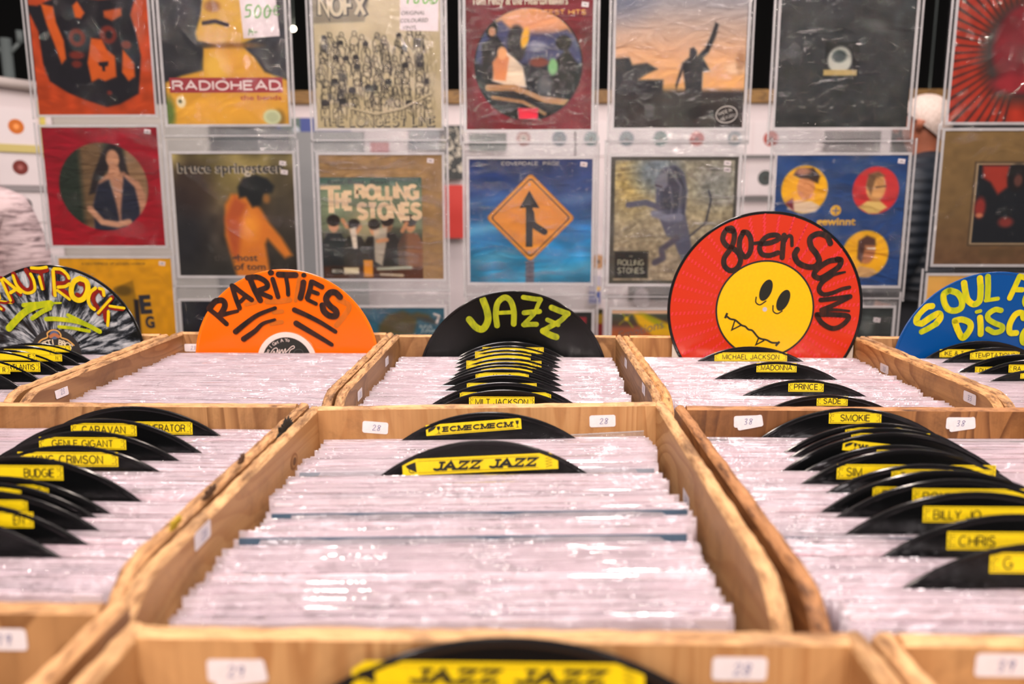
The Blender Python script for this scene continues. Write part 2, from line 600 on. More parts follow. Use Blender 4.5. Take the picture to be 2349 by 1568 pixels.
TABLE_Z = 0.75
tbl = empty('display_table', (0, 0.6, 0))
tag(tbl, 'long dark display table carrying all the wooden record crates', 'table')
TBM = wood_mat('table_board', (96, 66, 44), (60, 38, 24), 'x')
mb = MB(); mb.box(-1.15, 1.15, -0.75, 0.72, TABLE_Z - 0.03, TABLE_Z, TBM); mb.build('tabletop', tbl, 0.003)
for lx in (-1.08, 1.08):
    for ly in (-0.68, 0.65):
        mb = MB(); mb.box(lx - 0.03, lx + 0.03, ly - 0.03, ly + 0.03, 0.0, TABLE_Z - 0.03, TBM); mb.build('leg', tbl, 0.003)

# ------------------------------------------------------------------ crates
T = 0.011                       # board thickness
CRH = ZC - 0.209 - TABLE_Z      # crate height
TONES = {
    'light': ((206, 160, 108), (172, 120, 72)),
    'mid': ((194, 146, 96), (122, 80, 44)),
    'warm': ((164, 112, 66), (100, 60, 32)),
    'honey': ((200, 148, 90), (138, 88, 44)),
}
WOODS, EDGES = {}, {}
for k, (a, b) in TONES.items():
    WOODS[k] = {ax: wood_mat('plywood_%s_%s' % (k, ax), a, b, ax, 0.55, 0.37 * len(WOODS)) for ax in 'xyz'}
    EDGES[k] = {ax: edge_mat('worn_edge_%s_%s' % (k, ax), tuple(min(255, x * 0.98 + 8) for x in a), b, ax) for ax in 'xy'}
CRATES = {}
rng = random.Random(4)


def side_panel(x0, x1, yb, yf, zt, wood, edge, seed, rr=0.062, rz=0.075):
    """one crate side: straight worn top that rounds down at the front; y falls towards the front"""
    r = random.Random(seed)
    path = []
    n = 46
    for i in range(n + 1):
        y = yb + (yf + rr - yb) * i / n
        path.append((y, zt, 0.0, 1.0))
    for i in range(1, 15):
        a = math.pi / 2 * i / 14
        path.append((yf + rr - rr * math.sin(a), zt - rz + rz * math.cos(a), -math.sin(a), math.cos(a)))
    for i in range(1, 6):
        path.append((yf, zt - rz - i * 0.02, -1.0, 0.0))
    w = x1 - x0
    prof = [(x0, 0.0042), (x0 + 0.0012, 0.0016), (x0 + 0.0035, 0.0), (x0 + w / 2, 0.0002), (x1 - 0.0035, 0.0), (x1 - 0.0012, 0.0016), (x1, 0.0042)]
    vs, fs, fse = [], [], []
    chip = 0.0
    for i, (y, z, ny, nz) in enumerate(path):
        chip = 0.6 * chip + 0.4 * r.uniform(-1, 1)
        for k, (x, d) in enumerate(prof):
            dd = d + (0.0 if k in (0, 6) else 0.0013 * chip + r.uniform(0, 0.0011) + (max(0, r.random() - 0.9) * 0.02 if k in (1, 5) else 0))
            xx = x + (r.uniform(-0.0005, 0.0005) if 0 < k < 6 else 0)
            vs.append((xx, y - ny * dd, z - nz * dd))
    m = len(prof)
    for i in range(len(path) - 1):
        for k in range(m - 1):
            fse.append((i * m + k, i * m + k + 1, (i + 1) * m + k + 1, (i + 1) * m + k))
    mb = MB()
    mb.add(vs, fse, edge, True)
    # faces
    for k, x in ((0, x0), (m - 1, x1)):
        top = [vs[i * m + k] for i in range(len(path))]
        vv, ff = [], []
        for p in top:
            vv += [p, (x, p[1], min(p[2], 0.004))]
        for i in range(len(top) - 1):
            ff.append((2 * i, 2 * i + 1, 2 * i + 3, 2 * i + 2))
        mb.add(vv, ff, wood)
    # back end, front end, underside
    def cap(i):
        ring = [vs[i * m + k] for k in range(m)]
        return ring
    rb = cap(0)
    mb.add(rb + [(x1, rb[-1][1], 0.004), (x0, rb[0][1], 0.004)], [tuple(range(m + 2))], edge)
    rf = cap(len(path) - 1)
    mb.add(rf + [(x1, rf[-1][1], 0.004), (x0, rf[0][1], 0.004)], [tuple(range(m + 2))], edge)
    mb.add([(x0, yf, 0.004), (x1, yf, 0.004), (x1, yb, 0.004), (x0, yb, 0.004)], [(0, 1, 2, 3)], wood)
    return mb


def flat_panel(x0, x1, y0, y1, z0, z1, wood, edge, seed):
    """back / front board with a slightly ragged top edge"""
    r = random.Random(seed)
    n = 40
    vs, fs, fe = [], [], []
    ch = 0.0
    for i in range(n + 1):
        x = x0 + (x1 - x0) * i / n
        ch = 0.6 * ch + 0.4 * r.uniform(-1, 1)
        for y, z in ((y0, z0), (y0, z1 - 0.0028), (y0 + 0.0022, z1 - 0.0003 + 0.0007 * ch), ((y0 + y1) / 2, z1 + 0.0006 * ch), (y1 - 0.0022, z1 - 0.0003 + r.uniform(-0.0009, 0)), (y1, z1 - 0.0028), (y1, z0)):
            vs.append((x, y, z))
    mb = MB()
    for i in range(n):
        for k in range(6):
            q = (i * 7 + k, (i + 1) * 7 + k, (i + 1) * 7 + k + 1, i * 7 + k + 1)
            (fs if k in (0, 5) else fe).append(q)
    mb.add(vs, fs, wood)
    mb.add(vs, fe, edge, True)
    for i in (0, n):
        mb.add(vs[i * 7:(i + 1) * 7], [tuple(range(7))], edge)
    return mb


def crate(key, xa, xb, yback, ldepth, tone, label, group, tilt=0.0, dz=0.0):
    """xa..xb inner width, yback inner face of the back board"""
    root = empty('record_crate', (xa - T, yback, TABLE_Z), (0, -tilt, 0))
    tag(root, label, 'crate', group)
    wd, ed = WOODS[tone], EDGES[tone]
    sd = len(CRATES) * 17
    iw = xb - xa
    h = CRH + dz
    yf = -ldepth
    side_panel(0, T, T, yf - T, h, wd['y'], ed['y'], sd + 1).build('side_panel', root)
    side_panel(T + iw, 2 * T + iw, T, yf - T, h, wd['y'], ed['y'], sd + 2).build('side_panel', root)
    flat_panel(T, T + iw, 0, T, 0.004, h, wd['z'], ed['x'], sd + 3).build('back_panel', root)
    flat_panel(T, T + iw, yf - T, yf, 0.004, 0.17, wd['x'], ed['x'], sd + 4).build('front_panel', root)
    mb = MB(); mb.box(0.0, 2 * T + iw, yf - T, T, 0.0, 0.0035, wd['x']); mb.build('bottom_board', root)
    CRATES[key] = dict(root=root, xa=xa, xb=xb, yb=yback, yf=yback - ldepth, tilt=tilt)
    return root


GC = 'plywood record crates on the table'
R1, R2, R3 = 1.235, 0.787, 0.356
crate('kraut', -0.935, -0.586, R1, 0.405, 'mid', 'wooden crate with the black and white splattered record, far left of the back row', GC)
crate('rar', -0.556, -0.228, R1 + 0.02, 0.425, 'mid', 'wooden crate with the bright orange record in the back row', GC)
crate('jazz', -0.203, 0.138, R1, 0.405, 'mid', 'wooden crate with the big black record lettered JAZZ in yellow-green', GC)
crate('eighty', 0.160, 0.508, R1, 0.405, 'honey', 'wooden crate with the red record bearing a yellow face', GC)
crate('soul', 0.532, 0.875, R1, 0.405, 'mid', 'wooden crate with the blue record at the right end of the back row', GC)
crate('left', -0.585, -0.241, R2 + 0.011, 0.395, 'mid', 'wooden crate left in the middle row, blackened chip on its right wall', GC)
crate('centre', -0.2085, 0.137, R2, 0.404, 'light', 'pale wooden crate in the centre of the middle row with two stickers numbered 28', GC, math.radians(1.1))
crate('right', 0.164, 0.512, R2 + 0.010, 0.414, 'warm', 'darker wooden crate on the right of the middle row with stickers numbered 38', GC)
crate('fleft', -0.568, -0.223, R3 + 0.022, 0.385, 'mid', 'wooden crate cut off by the lower left corner of the picture', GC)
crate('fcentre', -0.192, 0.1565, R3, 0.396, 'light', 'blurred wooden crate nearest the camera holding one black record', GC)
crate('fright', 0.182, 0.529, R3, 0.396, 'light', 'wooden crate cut off by the lower right corner of the picture', GC)

# handwriting digits as strokes in a 0..1 box (x, y up)
DIG = {'2': [[(0.1, 0.8), (0.35, 1), (0.65, 0.85), (0.5, 0.5), (0.1, 0.05), (0.75, 0.05)]],
       '8': [[(0.75, 0.85), (0.4, 1), (0.2, 0.75), (0.6, 0.45), (0.6, 0.1), (0.25, 0.05), (0.2, 0.3), (0.6, 0.6), (0.8, 0.85)]],
       '3': [[(0.1, 0.9), (0.5, 1), (0.55, 0.7), (0.25, 0.5), (0.6, 0.35), (0.5, 0.05), (0.1, 0.05)]],
       '1': [[(0.3, 0.8), (0.5, 1), (0.45, 0)]],
       '9': [[(0.7, 0.85), (0.4, 1), (0.2, 0.7), (0.5, 0.55), (0.7, 0.9), (0.6, 0.4), (0.45, 0)]],
       '5': [[(0.75, 1), (0.25, 0.97), (0.2, 0.6), (0.6, 0.6), (0.6, 0.15), (0.15, 0.05)]],
       '0': [[(0.45, 1), (0.15, 0.6), (0.25, 0.05), (0.6, 0.1), (0.75, 0.6), (0.45, 1)]],
       '4': [[(0.5, 1), (0.1, 0.4), (0.8, 0.4)], [(0.6, 0.6), (0.6, 0)]],
       '-': [[(0.1, 0.45), (0.8, 0.5)]], ',': [[(0.4, 0.1), (0.3, -0.15)]],
       'E': [[(0.8, 0.9), (0.3, 1), (0.1, 0.5), (0.3, 0.05), (0.8, 0.1)], [(0.0, 0.6), (0.6, 0.62)], [(0.0, 0.42), (0.5, 0.44)]],
       'M': [[(0, 0), (0.1, 1), (0.45, 0.4), (0.8, 1), (0.9, 0)]]}


def scrawl(mb, s, x, z, h, w, off, mat, adv=0.75, slant=0.15):
    for ch in s:
        for st in DIG.get(ch, []):
            mb.ribbon([(x + (a + slant * b) * h * 0.8, z + b * h) for a, b in st], w, off, mat)
        x += h * adv
    return mb


def sticker(key, px, py, face, s, wpx=None, roll=0.0, double=False, yaw_off=0.0):
    """little white number label stuck on a crate wall. face: back / left / right (inner face)"""
    c = CRATES[key]
    r = c['root']
    if face == 'back': p = on_plane(px, py, (0, c['yb'], 0), (0, 1, 0)); rz = 0
    elif face == 'left': p = on_plane(px, py, (c['xa'], 0, 0), (1, 0, 0)); rz = math.pi / 2
    else: p = on_plane(px, py, (c['xb'], 0, 0), (1, 0, 0)); rz = -math.pi / 2
    M = Matrix.Translation(r.location) @ r.rotation_euler.to_matrix().to_4x4()
    lp = M.inverted() @ p
    if face == 'back': lp.y = 0.0
    elif face == 'left': lp.x = T
    else: lp.x = T + c['xb'] - c['xa']
    mb = MB()
    w, h = 0.0265, 0.0125

    def slab(ox, oz, off, rt):
        pts = []
        rr = 0.0022
        for qx, qz, a0 in ((w / 2 - rr, h / 2 - rr, 0), (-w / 2 + rr, h / 2 - rr, 90), (-w / 2 + rr, -h / 2 + rr, 180), (w / 2 - rr, -h / 2 + rr, 270)):
            for k in range(4):
                a = math.radians(a0 + 30 * k)
                pts.append((qx + rr * math.cos(a), qz + rr * math.sin(a)))
        cc, ss = math.cos(rt), math.sin(rt)
        mb.poly([(ox + a * cc - b * ss, oz + a * ss + b * cc) for a, b in pts], off, WHITE)
    slab(0, 0, 0.0004, 0)
    if double: slab(0.003, -0.0012, 0.0007, 0.16)
    scrawl(mb, s, -0.0032, -0.003, 0.006, 0.00045, 0.001, PENBLUE)
    o = mb.build('number_sticker', r)
    o.location = lp
    o.rotation_euler = (0, roll, rz) if face == 'back' else (roll, 0, rz)
    tag(o, 'white number sticker with handwritten ' + s)


sticker('centre', 861, 980, 'back', '28', roll=0.09)
sticker('centre', 1382, 965, 'back', '28', roll=-0.02)
sticker('centre', 487, 1226, 'left', '28', roll=0.05)
sticker('centre', 1592, 1145, 'right', '28', roll=0)
sticker('right', 1713, 966, 'back', '38', roll=-0.04, double=True)
sticker('right', 2200, 970, 'back', '38', roll=0.0, double=True)
sticker('fcentre', 537, 1537, 'back', '29', roll=0.0, double=True)
sticker('fcentre', 1696, 1532, 'back', '28', roll=0.0)
sticker('fright', 2300, 1524, 'back', '39', roll=0.0)
sticker('fleft', 5, 1465, 'back', '19', roll=0.0)
sticker('rar', 141, 898, 'left', '23', roll=-0.1)
sticker('rar', 442, 797, 'back', '23', roll=0.0)
sticker('jazz', 887, 828, 'left', '28', roll=0)
sticker('jazz', 825, 904, 'left', '28', roll=0)
sticker('jazz', 1436, 832, 'right', '28', roll=0)
sticker('jazz', 1477, 892, 'right', '28', roll=0)
sticker('eighty', 2029, 845, 'right', '33', roll=0.05)
sticker('eighty', 2225, 912, 'right', '33', roll=0.05)
# ------------------------------------------------------------------ records that stand up as dividers
LEAN = math.radians(5)
SL_TOP = ZC - 0.2356            # top of the filed sleeves
FLOOR_IN = TABLE_Z + 0.004
RAD = 0.1505


def record_mesh(mb, R, vinyl, rim, label_mat=None, lab_r=0.05, n=96, th=0.0016):
    prof = [(0.0036, 0.0006), (lab_r, 0.0006), (lab_r + 0.0005, 0.0004), (R - 0.0045, 0.0004), (R - 0.003, 0.0009), (R - 0.0008, 0.0009), (R, 0.0004)]
    for sgn in (1, -1):
        for i in range(len(prof) - 1):
            (ra, ya), (rb, yb) = prof[i], prof[i + 1]
            vs, fs = [], []
            for k in range(n):
                a = 2 * math.pi * k / n
                vs.append((ra * math.cos(a), -sgn * ya, ra * math.sin(a)))
            for k in range(n):
                a = 2 * math.pi * k / n
                vs.append((rb * math.cos(a), -sgn * yb, rb * math.sin(a)))
            for k in range(n):
                fs.append((k, (k + 1) % n, n + (k + 1) % n, n + k))
            mat = (label_mat or vinyl) if i == 0 else (vinyl if i < 3 else rim)
            mb.add(vs, fs, mat, i >= 3)
    vs = []
    for yy in (-0.0004, 0.0004):
        for k in range(n):
            a = 2 * math.pi * k / n
            vs.append((R * math.cos(a), yy, R * math.sin(a)))
    mb.add(vs, [(k, (k + 1) % n, n + (k + 1) % n, n + k) for k in range(n)], rim, True)
    return mb


_disc_cache = {}
LABEL_BLACK = ink(40, 38, 40)


def plain_disc(parent):
    if 'd' not in _disc_cache:
        o = record_mesh(MB(), RAD, VINYL, VINYL_EDGE, LABEL_BLACK).build('disc', parent)
        _disc_cache['d'] = o
        return o
    o = _disc_cache['d'].copy()
    COL.objects.link(o)
    o.parent = parent
    return o


def backing_card(parent, base_to_centre, w=0.30):
    """stiff card behind the disc that stands on the crate floor and carries it"""
    mb = MB()
    mb.box(-w / 2, w / 2, 0.0011, 0.0019, -base_to_centre, -0.05, CARD)
    return mb.build('backing_card', parent)


UPV = Vector((0, math.sin(LEAN), math.cos(LEAN)))
DIV_Y = {}


def plane_y_at_top(base_y_px, px, zs=SL_TOP):
    p = on_plane(px, base_y_px, (0, 0, zs), (0, 0, 1))
    return p.y


def tag_frame(mb, x0, x1, z0, z1, off, rot=0.0):
    """yellow strip with a thin black border and ragged ticket marks at both ends"""
    w, h = x1 - x0, z1 - z0
    cx, cz = (x0 + x1) / 2, (z0 + z1) / 2
    c, s = math.cos(rot), math.sin(rot)

    def P(a, b): return (cx + a * c - b * s, cz + a * s + b * c)
    mb.poly([P(-w / 2, -h / 2), P(w / 2, -h / 2), P(w / 2, h / 2), P(-w / 2, h / 2)], off, YELLOW)
    lw = h * 0.028
    i = h * 0.09
    for a, b in (((-w / 2 + i, -h / 2 + i), (w / 2 - i, -h / 2 + i)), ((-w / 2 + i, h / 2 - i), (w / 2 - i, h / 2 - i))):
        mb.ribbon([P(*a), P(*b)], lw, off + 0.00015, BLACK)
    for sg in (-1, 1):
        xe = sg * (w / 2 - i)
        mb.ribbon([P(xe, -h / 2 + i), P(xe - sg * h * 0.10, -h * 0.12), P(xe, 0), P(xe - sg * h * 0.12, h * 0.16), P(xe, h / 2 - i)], lw * 1.4, off + 0.0002, BLACK, smooth=False)
        for dx, dz in ((0.2, 0.26), (0.3, 0.26), (0.2, -0.26), (0.3, -0.26), (0.24, 0.12)):
            q = P(xe - sg * h * dx, h * dz)
            mb.disc(q[0], q[1], h * 0.035, off + 0.0002, BLACK, n=8)


def divider(key, top, base_y, strip, label, ordinal_group='dividers'):
    """top: pixel at the top of the disc; base_y: pixel row where the disc leaves the sleeves.
    strip: (x0,x1,y0,y1,text,style,rot,align) in pixels on the disc"""
    c = CRATES[key]
    ys = min(plane_y_at_top(base_y, top[0]), c['yb'] - 0.0105)
    p0 = Vector((0, ys, SL_TOP))
    n = Vector((0, math.cos(LEAN), -math.sin(LEAN)))
    tp = on_plane(top[0], top[1], p0, n)
    ctr = tp - UPV * RAD
    xmin, xmax = c['xa'] + RAD + 0.003, c['xb'] - RAD - 0.003
    ctr.x = min(max(ctr.x, xmin), xmax) if not key.startswith('x') else ctr.x
    rise = (ctr.x - c['xa']) * math.tan(c['tilt'])
    d_floor = (ctr.z - FLOOR_IN - 0.0015 - rise) / math.cos(LEAN)
    root = empty('divider_record', ctr, (-LEAN, c['tilt'] * -1 if key in ('centre',) else 0, 0))
    tag(root, label, 'record', 'divider records in the crates')
    plain_disc(root)
    backing_card(root, d_floor)
    DIV_Y.setdefault(key, []).append(ys)
    if strip:
        x0, x1, y0, y1, text, style = strip[:6]
        rot = strip[6] if len(strip) > 6 else 0.0
        al = strip[7] if len(strip) > 7 else 'c'
        M = (Matrix.Translation(ctr) @ root.rotation_euler.to_matrix().to_4x4()).inverted()
        a = M @ on_plane(x0, (y0 + y1) / 2, p0, n)
        b = M @ on_plane(x1, (y0 + y1) / 2, p0, n)
        u = M @ on_plane((x0 + x1) / 2, y0, p0, n)
        v = M @ on_plane((x0 + x1) / 2, y1, p0, n)
        mb = MB()
        xa, xb, za, zb = a.x, b.x, v.z, u.z
        hh = zb - za
        cx, cz = (xa + xb) / 2, (za + zb) / 2
        off = 0.00075
        if style == 'name':
            tag_frame(mb, xa, xb, za, zb, off, rot)
            if text:
                room = (xb - xa) - hh * 0.95
                th = hh * 0.60
                nat = (stroke_width(text) + 0.12) * th * 0.92
                if al == 'c':
                    mb.sans(text, cx, cz, th, off + 0.0003, BLACK, 'c', rot, 0.12, min(nat, room))
                elif al == 'r':
                    mb.sans(text, xb - hh * 0.55, cz, th, off + 0.0003, BLACK, 'r', rot, 0.12, min(nat * 0.86, room))
                else:
                    mb.sans(text, xa + hh * 0.6, cz, th, off + 0.0003, BLACK, 'l', rot, 0.12, nat)
        elif style == 'jazz':
            w = xb - xa
            ch = hh * 0.34
            cc, ss = math.cos(rot), math.sin(rot)

            def P(a_, b_): return (cx + a_ * cc - b_ * ss, cz + a_ * ss + b_ * cc)
            mb.poly([P(-w / 2, -hh / 2), P(w / 2, -hh / 2), P(w / 2, hh / 2 - ch), P(w / 2 - ch * 1.4, hh / 2), P(-w / 2 + ch * 1.4, hh / 2), P(-w / 2, hh / 2 - ch)], off, YELLOW)
            # megaphone mark
            x = -w / 2 + hh * 0.2
            mb.poly([P(x, hh * 0.1), P(x + hh * 0.62, hh * 0.32), P(x + hh * 0.66, -hh * 0.34), P(x + hh * 0.1, -hh * 0.05)], off + 0.0003, BLACK)
            mb.ribbon([P(x + hh * 0.2, -hh * 0.08), P(x + hh * 0.24, -hh * 0.3), P(x + hh * 0.5, -hh * 0.34)], hh * 0.05, off + 0.0003, BLACK)
            # star burst on the right
            zz = []
            for k in range(9):
                zz.append(P(w / 2 - hh * (0.35 if k % 2 else 0.75), hh * (0.36 - 0.09 * k)))
            mb.ribbon(zz, hh * 0.03, off + 0.0003, BLACK, smooth=False)
            mb.ribbon([P(-w / 2 + hh * 0.95, hh * 0.36), P(w / 2 - hh * 1.2, hh * 0.36)], hh * 0.02, off + 0.0003, BLACK)
            mb.ribbon([P(-w / 2 + hh * 0.95, -hh * 0.36), P(w / 2 - hh * 1.2, -hh * 0.36)], hh * 0.02, off + 0.0003, BLACK)
            for wd, xc in (('JAZZ', -w * 0.145), ('JAZZ', w * 0.215)):
                q = P(xc, 0)
                slab_text(mb, wd, q[0], q[1], hh * 0.6, w * 0.31, off + 0.0004, rot, 0.28)
        elif style == 'slab':
            w = xb - xa
            cc, ss = math.cos(rot), math.sin(rot)

            def P(a_, b_): return (cx + a_ * cc - b_ * ss, cz + a_ * ss + b_ * cc)
            mb.poly([P(-w / 2, -hh / 2), P(w / 2, -hh / 2), P(w / 2, hh / 2), P(-w / 2, hh / 2)], off, YELLOW)

            def glass(x, k):
                mb.poly([P(x, hh * 0.3), P(x + k * 0.3, hh * 0.3), P(x + k * 0.26, hh * 0.02), P(x + k * 0.15, -hh * 0.05), P(x + k * 0.04, hh * 0.02)], off + 0.0003, BLACK)
                mb.ribbon([P(x + k * 0.15, 0), P(x + k * 0.15, -hh * 0.3)], hh * 0.05, off + 0.0003, BLACK)
                mb.ribbon([P(x + k * 0.03, -hh * 0.31), P(x + k * 0.27, -hh * 0.31)], hh * 0.05, off + 0.0003, BLACK)
            # tipping bottle
            x = -w / 2 + hh * 0.2
            mb.poly([P(x, -hh * 0.2), P(x + hh * 0.55, hh * 0.06), P(x + hh * 0.8, hh * 0.36), P(x + hh * 0.4, hh * 0.3), P(x + hh * 0.0, hh * 0.1)], off + 0.0003, BLACK)
            mb.rect(x + hh * 0.1, x + hh * 0.4, -hh * 0.06, hh * 0.1, off + 0.0005, YELLOW, 0.4)
            glass(x + hh * 0.8, hh)
            glass(w / 2 - hh * 0.5, hh)
            mb.ribbon([P(-w / 2 + hh * 0.8, -hh * 0.40), P(w / 2 - hh * 0.6, -hh * 0.40)], hh * 0.03, off + 0.0003, BLACK)
            if al == 'l':
                q = P(-w / 2 + hh * 1.35 + hh * 0.5, 0)
                slab_text(mb, text, q[0], q[1], hh * 0.52, hh * 0.85, off + 0.0004, rot, 0.0)
            else:
                q = P(hh * 0.38, 0)
                slab_text(mb, text, q[0], q[1], hh * 0.5, w - hh * 2.35, off + 0.0004, rot, 0.12)
        o = mb.build('name_strip', root)
        tag(o, 'yellow printed name strip')
    return root


def slab_text(mb, s, x, z, h, w, off, rot, shear):
    """heavy lettering with slab feet"""
    mb.sans(s, x, z, h, off, BLACK, 'c', rot, 0.26, w, shear, True)


ORD = ['first', 'second', 'third', 'fourth', 'fifth', 'sixth', 'seventh', 'eighth', 'ninth', 'tenth', 'eleventh', 'twelfth', 'thirteenth']


def run(key, where, items):
    for i, (top, by, strip) in enumerate(items):
        divider(key, top, by, strip, 'black record with yellow strip, %s from back in %s' % (ORD[i], where))


N = 'name'
run('left', 'left middle-row crate', [
    ((303, 931), 997, (164, 442, 966, 995, 'GENERATOR', N, 0, 'r')),
    ((237, 959), 1031, (164, 314, 970, 999, 'CARAVAN', N)),
    ((195, 987), 1052, (91, 290, 1002, 1030, 'GENLE GIGANT', N)),
    ((158, 1020), 1076, (42, 272, 1036, 1069, 'KING CRIMSON', N)),
    ((44, 1046), 1137, (-50, 146, 1066, 1100, 'BUDGIE', N, 0, 'r')),
    ((-10, 1091), 1165, (-120, 113, 1110, 1136, 'G', N, 0, 'r')),
    ((-40, 1104), 1186, (-150, 50, 1117, 1131, '', N)),
    ((-55, 1122), 1207, (-160, 65, 1145, 1172, '', N)),
    ((-95, 1150), 1238, (-250, 78, 1172, 1208, 'EN', N, 0, 'r')),
    ((-160, 1180), 1262, None)])
run('right', 'right middle-row crate', [
    ((1955, 935), 999, (1901, 2021, 944, 971, 'SMOKIE', N)),
    ((2015, 969), 1034, (1938, 2093, 980, 1005, '', N)),
    ((2031, 980), 1047, (1952, 2132, 993, 1019, '', N)),
    ((2048, 991), 1067, (1932, 2100, 1016, 1040, 'W', 'slab', -0.10, 'l')),
    ((2060, 1019), 1077, (2010, 2120, 1031, 1056, '', N)),
    ((2089, 1029), 1103, (1919, 2283, 1065, 1099, 'SIM', N, 0, 'l')),
    ((2130, 1063), 1127, (2044, 2282, 1076, 1107, 'T', N, 0, 'l')),
    ((2172, 1077), 1166, (2001, 2220, 1116, 1150, 'E', N, 0, 'l')),
    ((2199, 1097), 1182, (2092, 2370, 1120, 1157, 'ROXY', N, 0, 'l')),
    ((2242, 1127), 1222, (2116, 2420, 1161, 1198, 'BILLY JO', N, 0, 'l')),
    ((2338, 1178), 1271, (2171, 2480, 1219, 1261, 'CHRIS', N, 0, 'l')),
    ((2410, 1244), 1341, (2269, 2560, 1267, 1314, 'G', N, 0, 'l'))])
divider('centre', (1126, 944), 1012, (977, 1196, 966, 991, 'ECMECMECM', 'slab', 0.063), 'black record with slanted yellow strip lettered ECMECMECM, rearmost in centre crate')
divider('centre', (1115, 1009), 1087, (923, 1280, 1045, 1082, 'JAZZ', 'jazz', 0.035), 'black record with a yellow JAZZ JAZZ strip standing among sleeves in the centre crate')
run('jazz', 'the big JAZZ record crate', [
    ((1172, 783), 816, None),
    ((1168, 792), 826, (1107, 1247, 796, 811, 'C', N, 0, 'r')),
    ((1163, 801), 834, (1090, 1219, 806, 822, '', N)),
    ((1165, 809), 840, (1090, 1217, 812, 828, '', N)),
    ((1163, 820), 848, (1070, 1242, 827, 842, 'MK', N, 0, 'r')),
    ((1160, 829), 860, (1070, 1230, 836, 854, '', N)),
    ((1158, 836), 870, (1104, 1221, 842, 858, 'CO', N)),
    ((1152, 845), 882, (1091, 1213, 854, 871, 'M      S', N)),
    ((1157, 859), 894, (1071, 1231, 878, 895, 'LI        L', N)),
    ((1156, 876), 922, (1055, 1264, 899, 917, 'G        C', N)),
    ((1157, 893), 938, (1076, 1226, 909, 933, 'MILT JACKSON', N))])
run('eighty', 'the red face record crate', [
    ((1722, 794), 828, (1639, 1805, 808, 828, 'MICHAEL JACKSON', N)),
    ((1781, 829), 873, (1735, 1827, 832, 853, 'MADONNA', N)),
    ((1846, 870), 904, (1808, 1889, 875, 898, 'PRINCE', N)),
    ((1901, 905), 938, (1873, 1944, 908, 930, 'SADE', N))])
run('kraut', 'the far left back crate', [
    ((130, 786), 826, (40, 163, 792, 807, 'L', N, 0, 'r')),
    ((112, 792), 836, (10, 128, 800, 815, 'E', N, 0, 'r')),
    ((95, 802), 846, (20, 143, 812, 828, 'N', N, 0, 'r')),
    ((60, 804), 856, (-20, 82, 808, 826, 'IE', N, 0, 'r')),
    ((30, 818), 872, (-40, 93, 830, 852, 'ATLANTIS', N, 0, 'r')),
    ((-20, 834), 888, (-110, 24, 838, 857, 'R', N, 0, 'r'))])
run('soul', 'the blue record crate', [
    ((2255, 781), 818, (2155, 2290, 801, 819, 'IKE & T', N, 0, 'l')),
    ((2289, 796), 832, (2225, 2338, 805, 824, 'TEMPTATIONS', N)),
    ((2340, 812), 849, (2236, 2400, 841, 857, 'DU', N, 0, 'l')),
    ((2372, 824), 858, (2313, 2440, 836, 854, 'RA', N, 0, 'l')),
    ((2395, 845), 872, (2340, 2480, 852, 868, '', N))])
# nearest record, in the front crate
r3 = CRATES['fcentre']
divider('fcentre', (1168, 1460), 1640, (808, 1478, 1517, 1578, 'JAZZ', 'jazz', 0.0), 'blurred black record with a large yellow JAZZ JAZZ strip nearest the camera')
# blackened chip and marker smear on the left crate's right wall
def chip(px, py, w, h, mat, name, label, z=0.0006):
    rt = CRATES['left']['root']
    xc = CRATES['left']['xb'] + T
    p = on_plane(px, py, (xc + 0.0006, 0, 0), (1, 0, 0)) - rt.location
    q = random.Random(int(px))
    ring = []
    for k in range(40):
        a = 2 * math.pi * k / 40
        f = 0.55 + 0.45 * q.random()
        ring.append((p.x + 0.0002, p.y + w * math.cos(a) * f, p.z + h * math.sin(a) * f))
    mb = MB()
    vs = ring + [(v[0] + 0.0012, p.y + (v[1] - p.y) * 0.7, p.z + (v[2] - p.z) * 0.7) for v in ring]
    mb.add(vs, [(k, (k + 1) % 40, 40 + (k + 1) % 40, 40 + k) for k in range(40)] + [tuple(range(40, 80))], mat)
    tag(mb.build(name, rt), label)


chip(653, 985, 0.030, 0.012, ink(30, 27, 23, 0.85), 'chipped_patch', 'blackened splintered chip')
chip(553, 1052, 0.010, 0.005, ink(84, 56, 36, 0.85), 'chipped_patch', 'small torn brown chip')
chip(480, 1128, 0.016, 0.005, ink(74, 50, 32, 0.85), 'chipped_patch', 'long torn brown chip')
chip(400, 1200, 0.012, 0.004, ink(176, 150, 30, 0.7), 'marker_smear', 'yellow marker smear')
# round knot in the pale crate's left wall
cc_ = CRATES['centre']
pk = on_plane(690, 1058, (cc_['xa'], 0, 0), (1, 0, 0)) - cc_['root'].location
mb = MB()
for i_, (r_, c_) in enumerate(((1.0, (150, 100, 58)), (0.72, (182, 132, 82)), (0.48, (112, 74, 44)))):
    mb.add([(T + 0.0003 + 0.0002 * i_ + 0.0066 * 0, pk.y + 0.011 * r_ * math.cos(a_ / 24 * 6.2832), pk.z + 0.0075 * r_ * math.sin(a_ / 24 * 6.2832)) for a_ in range(24)], [tuple(range(24))], ink(*c_, 0.6))
mb.build('wood_knot', cc_['root'])

